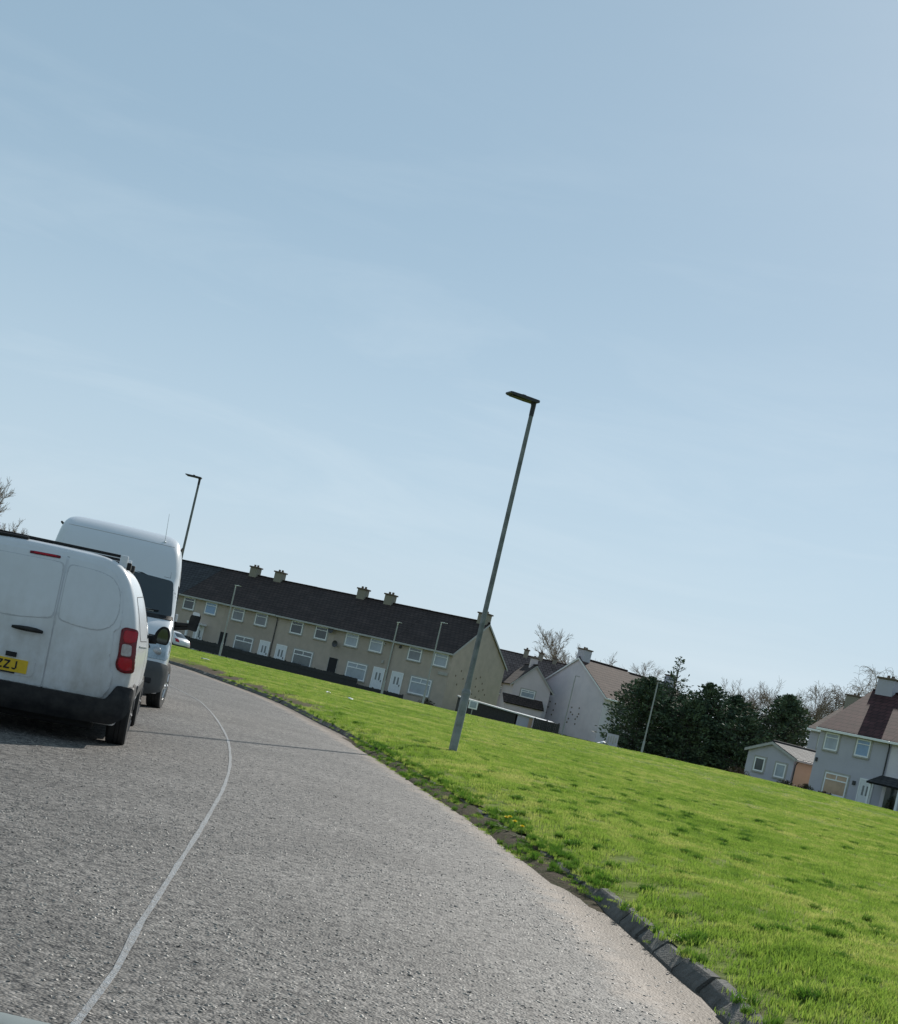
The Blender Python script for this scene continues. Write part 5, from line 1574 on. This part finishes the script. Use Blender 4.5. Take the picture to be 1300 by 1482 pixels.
for x, y, h, ang, lb in ((-18.0, 109.9, 5.7, -30, 'small pale lamp post before the terrace, left of the house with the dark passage'),
                         (-5.05, 109.2, 5.75, -60, 'small pale lamp post by the downpipe between two white doors'),
                         (-1.78, 108.0, 6.45, -10, 'small pale lamp post before the last upper window of the terrace'),
                         (11.8, 140.0, 6.0, -5, 'thin grey lamp post against the white gable wall'),
                         (15.36, 108.2, 5.75, 15, 'thin pale lamp post in front of the dark evergreens')):
    lamp_post((x, y, gz(x, y)-.03), h, .09, .058, .05, 1.1, M_LAMPPOLE, M_LAMPPOLE, M_PALEHEAD if x < 11 else M_LAMPPOLE, .50, lb, 'lamp posts', ang)

# scraps of litter on the far turf
for x, y, lb in ((-9.6, 54.5, 'white scrap of litter on the grass right of the vans'), (-3.9, 46.0, 'small white litter scrap on the grass, left one before the end house'), (-3.0, 43.8, 'small white litter scrap on the grass, right one before the end house')):
    bm = bmesh.new()
    s_ = .22 if y > 50 else .10
    g = [[bm.verts.new((x+i*s_*.5, y+j*s_*.5, gz(x, y)+.05+.05*rnd.random())) for j in range(4)] for i in range(4)]
    for i in range(3):
        for j in range(3): bm.faces.new((g[i][j], g[i+1][j], g[i+1][j+1], g[i][j+1]))
    o = obj('litter', bm, M_UPVC, None, 60); md = o.modifiers.new('thick', 'SOLIDIFY'); md.thickness = .004
    tag(o, lb, 'litter', 'litter on the green')

# dandelions in the gutter
M_DAND = mat('dandelion_yellow', (0.85, 0.68, 0.03), 0.8)
M_STEM = mat('stem_green', (0.07, 0.13, 0.02), 0.8)
def dandelion(x, y, z):
    e = tag(empty('dandelion', (x, y, z)), 'small yellow dandelion growing at the foot of the kerb', 'flower', 'dandelions along the kerb')
    bm = bmesh.new(); tube(bm, [(0, 0, 0), (.006, .004, .06), (.012, .006, .10)], .003, 5); obj('stem', bm, M_STEM, e)
    bm = bmesh.new()
    for k in range(40):
        a = k*2.39996; r = .022*math.sqrt(k/40); t = .35+.65*k/40
        p = Vector((.012+r*math.cos(a)*.4, .006+r*math.sin(a)*.4, .10)); d = Vector((math.cos(a)*t, math.sin(a)*t, 1.1-t)).normalized()*.020
        q = Vector((-math.sin(a), math.cos(a), 0))*.003
        bm.faces.new([bm.verts.new(v) for v in (p-q, p+q, p+d+q*.8, p+d-q*.8)])
    obj('flower_head', bm, M_DAND, e, recalc=False)
    bm = bmesh.new()
    for k in range(9):
        a = k*.7+.2; d = Vector((math.cos(a), math.sin(a), .18)); q = Vector((-math.sin(a), math.cos(a), 0))*.012; l = .10+.03*(k % 3)
        bm.faces.new([bm.verts.new(v) for v in (d*.0, d*l*.5-q, d*l+Vector((0, 0, -.01)), d*l*.5+q)])
    obj('leaf_rosette', bm, M_STEM, e, recalc=False)
    return e
d0 = None
for x, y in ((0.80, 13.1), (0.83, 12.7), (0.90, 12.35), (0.76, 12.95)):
    if d0 is None: d0 = dandelion(x, y, .06)
    else:
        r_ = d0.copy(); C.collection.objects.link(r_); r_.location = (x, y, .06); r_.rotation_euler = (0, 0, rnd.uniform(0, 6))
        for ch in list(d0.children):
            c_ = ch.copy(); C.collection.objects.link(c_); c_.parent = r_

# top of the dashboard of the car the picture was taken from
e = tag(empty('car_dashboard', (-.25, .62, .793)), 'dark car dashboard top with a pale edge, just showing at the bottom corner', 'dashboard')
bm = bmesh.new(); box(bm, -.75, .75, -.25, .268, -.12, .078, .03); obj('dashboard_top', bm, M_GREYPL, e, 40)
bm = bmesh.new(); box(bm, -.75, .75, .270, .300, .03, .090, .004); obj('windscreen_trim', bm, mat('grey_trim', (0.20, 0.225, 0.215), 0.5, var=0.4, vscale=20), e, 40)

# ------------------------------------------------------------------ trees
M_TWIG = mat('bare_twigs', (0.27, 0.21, 0.155), 0.9, var=0.6, vscale=0.6, vcol=(0.17, 0.135, 0.105))
M_BARK = mat('grey_bark', (0.14, 0.12, 0.10), 0.95, var=0.6, vscale=2, bump=0.5, bscale=8)
def conifer_mat():
    M = bpy.data.materials.new('evergreen_sprays'); M.use_nodes = True
    t = M.node_tree; N = t.nodes.new; K = t.links.new
    b = t.nodes['Principled BSDF']
    g = N('ShaderNodeNewGeometry')
    n = N('ShaderNodeTexNoise'); n.inputs['Scale'].default_value = 0.9; n.inputs['Detail'].default_value = 4
    K(g.outputs['Position'], n.inputs['Vector'])
    ad = N('ShaderNodeMath'); ad.operation = 'MULTIPLY_ADD'; ad.inputs[1].default_value = 0.30
    K(g.outputs['Random Per Island'], ad.inputs[0]); K(n.outputs['Fac'], ad.inputs[2])
    r = N('ShaderNodeValToRGB')
    r.color_ramp.elements[0].position = 0.45; r.color_ramp.elements[0].color = (0.040, 0.066, 0.046, 1)
    r.color_ramp.elements[1].position = 0.95; r.color_ramp.elements[1].color = (0.15, 0.20, 0.095, 1)
    K(ad.outputs['Value'], r.inputs['Fac']); K(r.outputs['Color'], b.inputs['Base Color'])
    b.inputs['Roughness'].default_value = 0.75; b.inputs['Specular IOR Level'].default_value = 0.2
    return M
M_CON = conifer_mat()
M_SHRUB = mat('shrub_leaves', (0.055, 0.065, 0.030), 0.8, var=0.8, vscale=4, vcol=(0.10, 0.075, 0.045))

def mesh_obj(name, V, F, material, parent, smooth=None):
    me = bpy.data.meshes.new(name); me.from_pydata(V, [], F); me.update()
    return link_mesh(name, me, material, parent, smooth)

def seg(V, F, a, b, ra, rb, n=4):
    d = (b-a).normalized()
    u = d.cross(Vector((0, 0, 1)) if abs(d.z) < 0.9 else Vector((1, 0, 0))).normalized(); w_ = d.cross(u)
    k = len(V)
    for p, r in ((a, ra), (b, rb)):
        for i in range(n):
            t = 2*math.pi*i/n
            V.append(tuple(p + (u*math.cos(t)+w_*math.sin(t))*r))
    for i in range(n):
        F.append((k+i, k+(i+1) % n, k+n+(i+1) % n, k+n+i))

def bare_tree(loc, h, seed, label, spread=0.8, weep=0.0, trunk_frac=0.25, dens=1.0, rmin=0.016, name='bare_tree'):
    r = random.Random(seed)
    e = tag(empty(name, loc), label, 'tree', 'bare trees beyond the houses')
    TV, TF, CV, CF = [], [], [], []
    def grow(p, d, l, rad, lev):
        n = 4 if lev < 2 else 3
        q = p.copy(); dd = d.copy()
        for i in range(n):
            dd = (dd + Vector((r.gauss(0, .12), r.gauss(0, .12), r.gauss(0.03, .08) - weep*max(0, lev-2)*.35))).normalized()
            q2 = q + dd*(l/n)
            ra = max(rmin, rad*(1-i/n*.45)); rb = max(rmin*.9, rad*(1-(i+1)/n*.45))
            if lev < 2: seg(TV, TF, q, q2, ra, rb, 6)
            else: seg(CV, CF, q, q2, ra, rb, 3)
            q = q2
            if lev < 5 and (lev > 0 or i >= 1):
                m_ = r.randint(1, 2) if lev < 4 else r.randint(1, 3)
                for _ in range(max(1, int(m_*dens))):
                    a = r.uniform(0, 6.283); s_ = r.uniform(.45, 1.0)*spread
                    u = dd.cross(Vector((0, 0, 1))); u = u.normalized() if u.length > .05 else Vector((1, 0, 0)); w_ = dd.cross(u)
                    nd = (dd*math.cos(s_) + (u*math.cos(a)+w_*math.sin(a))*math.sin(s_) + Vector((0, 0, .15))).normalized()
                    grow(q, nd, l*r.uniform(.5, .72), max(rmin, rad*.5), lev+1)
    grow(Vector((0, 0, -.3)), Vector((r.gauss(0, .04), r.gauss(0, .04), 1)).normalized(), h*.50, h*.020, 0)
    top = max(v[2] for v in TV+CV); k = h/top
    n_ = len(CV); mx_ = sum(v[0] for v in CV)/n_; my_ = sum(v[1] for v in CV)/n_; mz_ = sum(v[2] for v in CV)/n_
    fix = lambda v: (v[0]-mx_*v[2]/mz_, v[1]-my_*v[2]/mz_, v[2])
    TV = [fix(v) for v in TV]; CV = [fix(v) for v in CV]
    TV = [(x*k, y*k, z*k) for x, y, z in TV]; CV = [(x*k, y*k, z*k) for x, y, z in CV]
    mesh_obj('trunk', TV, TF, M_BARK, e, 60); mesh_obj('crown', CV, CF, M_TWIG, e)
    return e
def at170(x, z): return x, z
bare_tree((13.0, 170, -.5), 12.3, 11, 'bare spreading tree above the roofs, beside the white gable chimney', .80)
bare_tree((16.6, 172, -.5), 11.2, 12, 'bare rounded tree just behind the white gable chimney', .9)
bare_tree((21.4, 168, -.5), 11.0, 13, 'thin bare tree showing over the brown attached roof', .95, rmin=.012)
bare_tree((25.6, 174, -.5), 9.9, 22, 'faint bare tree behind the spiky evergreen', .9, rmin=.012)
bare_tree((35.5, 172, -.5), 11.6, 14, 'low bare tree right behind the widest evergreen', .95, rmin=.014)
bare_tree((39.3, 170, -.5), 12.8, 15, 'bare tree between the widest evergreen and the willows', .85)
bare_tree((42.6, 171, -.5), 13.3, 16, 'bare upright tree left of the weeping trees', .8)
bare_tree((45.2, 168, -.5), 13.6, 17, 'bare weeping tree over the white verge of the rear grey house', .8, weep=.3)
bare_tree((48.3, 170, -.5), 16.6, 18, 'tallest bare weeping tree, above the red roof chimney', .85, weep=.4)
bare_tree((52.8, 174, -.5), 15.0, 19, 'bare weeping tree at the frame edge beyond the red roof', .85, weep=.3)
bare_tree((-61.6, 170, -.5), 16.0, 20, 'tall bare tree cut by the left frame edge', .55)
bare_tree((-55.4, 168, -.5), 10.4, 21, 'low bare tree over the small van roof', .85)
bare_tree((-57.6, 166, -.5), 10.9, 23, 'bushy bare tree at the foot of the tall tree, over the small van', .85)

def evergreen(loc, h, rad, seed, label, spike=0.0, full=0.62, n=5200):
    """Crown of many small flat sprays set on drooping branches, dense inside and ragged outside."""
    r = random.Random(seed)
    e = tag(empty('evergreen_tree', loc), label, 'tree', 'dark evergreens by the outbuilding')
    TV, TF = [], []
    seg(TV, TF, Vector((0, 0, -.4)), Vector((0, 0, h*.55)), h*.025, h*.015, 8); seg(TV, TF, Vector((0, 0, h*.55)), Vector((0, 0, h*.985)), h*.015, .02, 6)
    V, F = [], []
    def spray(p, d, l, w_):
        u = d.cross(Vector((r.gauss(0, 1), r.gauss(0, 1), r.gauss(0, 1)))).normalized()
        k = len(V)
        for t_, s_ in ((0, .25), (.45, 1.0), (1, .1)):
            c_ = p + d*l*t_ + Vector((0, 0, -.12*l*t_*t_))
            V.append(tuple(c_-u*w_*s_)); V.append(tuple(c_+u*w_*s_))
        F.append((k, k+1, k+3, k+2)); F.append((k+2, k+3, k+5, k+4))
    nb = int(n/26)
    for b in range(nb):
        t = (b+r.random())/nb
        z = h*(.02 + .98*t**.9)
        tt = z/h
        env = rad*min(1.0, (max(0, 1-tt)/(1-full))**.62)*(0.72+.28*min(1, tt/.15))
        if spike and tt > 1-spike: env = rad*.55*((1-tt)/spike)**.8 + .12
        if spike and tt > 1-spike and r.random() < .62: continue
        a = r.uniform(0, 6.283)
        lob = 1 + .42*noise.noise(Vector((math.cos(a)*1.3+seed, math.sin(a)*1.3, z*.55))) + .26*noise.noise(Vector((math.cos(a)*3+seed, math.sin(a)*3, z*1.1)))
        L_ = max(.12, env*lob*r.uniform(.86, 1.06))
        rise = r.uniform(.05, .5) + (.5 if tt > .8 else 0)
        d = Vector((math.cos(a), math.sin(a), rise)).normalized()
        base = Vector((0, 0, max(.05, z-L_*rise*.8)))
        if L_ > .5: seg(TV, TF, base, base+d*L_*.8, .035, .012, 3)
        m_ = 26 if not (spike and tt > 1-spike) else 8
        for s_ in range(m_):
            q = r.random()**.62
            p = base + d*L_*q + Vector((r.gauss(0, .16), r.gauss(0, .16), r.gauss(0, .13)))*min(1, L_)
            sd_ = (d + Vector((r.gauss(0, .55), r.gauss(0, .55), r.gauss(.12, .40)))).normalized()
            l = r.uniform(.16, .38)*(1 if L_ > .8 else .8)
            spray(p, sd_, l, l*r.uniform(.16, .30))
    mesh_obj('trunk', TV, TF, M_BARK, e, 60); mesh_obj('crown', V, F, M_CON, e)
    return e
evergreen((16.9, 123.5, -.4), 6.9, 2.9, 31, 'bushy evergreen nearest the white gable, lit at its left side', full=.72, n=10000)
evergreen((19.5, 126.5, -.4), 9.4, 2.8, 32, 'evergreen with a thin spiky bare top above the others', spike=.30, full=.66, n=9500)
evergreen((22.4, 124.5, -.4), 7.6, 2.9, 33, 'middle dark evergreen right of the spiky one', full=.74, n=10000)
evergreen((25.3, 126.5, -.4), 7.2, 2.7, 34, 'dark evergreen with a flat ragged top, left of the widest one', full=.74, n=9500)
evergreen((29.0, 123.0, -.4), 8.1, 3.5, 35, 'widest dark evergreen behind the grey outbuilding', full=.66, n=13000)
evergreen((20.9, 122.5, -.4), 5.8, 2.5, 36, 'low dark evergreen behind the thin pale lamp post', full=.7, n=7500)
evergreen((25.4, 121.5, -.4), 5.4, 2.6, 37, 'low dark evergreen left of the outbuilding, before the ragged topped one', full=.7, n=7500)

def shrub(loc, rx, h, seed, label, m_=None):
    r = random.Random(seed)
    e = tag(empty('shrub', loc), label, 'shrub', 'low shrubs at the edge of the green')
    TV, TF, V, F = [], [], [], []
    for k in range(9):
        a = r.uniform(0, 6.283); seg(TV, TF, Vector((r.gauss(0, rx*.3), 0, -.1)), Vector((math.cos(a)*rx*.7, math.sin(a)*rx*.5, h*.7)), .02, .008, 3)
    for k in range(900):
        a, q = r.uniform(0, 6.283), r.random()**.4
        ph = r.uniform(0, 1.57)
        p = Vector((math.cos(a)*math.cos(ph)*rx*q, math.sin(a)*math.cos(ph)*rx*.6*q, math.sin(ph)*h*q*(1+.25*noise.noise(Vector((a*2, seed, 0))))))
        d = Vector((r.gauss(0, 1), r.gauss(0, 1), r.gauss(0, 1))).normalized()*r.uniform(.04, .09); u = d.cross(Vector((0, .3, 1))).normalized()*d.length*.4
        i = len(V); V += [tuple(p-d), tuple(p+u), tuple(p+d), tuple(p-u)]; F.append((i, i+1, i+2, i+3))
    mesh_obj('stems', TV, TF, M_BARK, e); mesh_obj('foliage', V, F, m_ or M_SHRUB, e)
M_SHRUB2 = mat('brown_winter_shrub', (0.11, 0.07, 0.045), 0.9, var=0.8, vscale=3, vcol=(0.06, 0.055, 0.03))
shrub((19.4, 91.5, gz(19.4, 91.5)-.1), 1.1, .75, 41, 'low brown shrub left of the grey outbuilding', M_SHRUB2)
shrub((22.3, 90.6, gz(22.3, 90.6)-.1), .9, .65, 42, 'dark green shrub below the right window of the outbuilding')
shrub((23.6, 90.6, gz(23.6, 90.6)-.1), .8, .7, 43, 'dark green shrub at the corner of the outbuilding')
shrub((24.9, 90.8, gz(24.9, 90.8)-.1), .9, .5, 44, 'low brown shrub between the outbuilding and the red roofed house', M_SHRUB2)
shrub((28.0, 87.0, gz(28.0, 87.0)-.1), .45, 1.1, 45, 'narrow dark shrub beside the white door of the red roofed house')
shrub((-1.6, 114.6, -.42), .9, .7, 46, 'small dark shrub under the big window of the end terraced house')
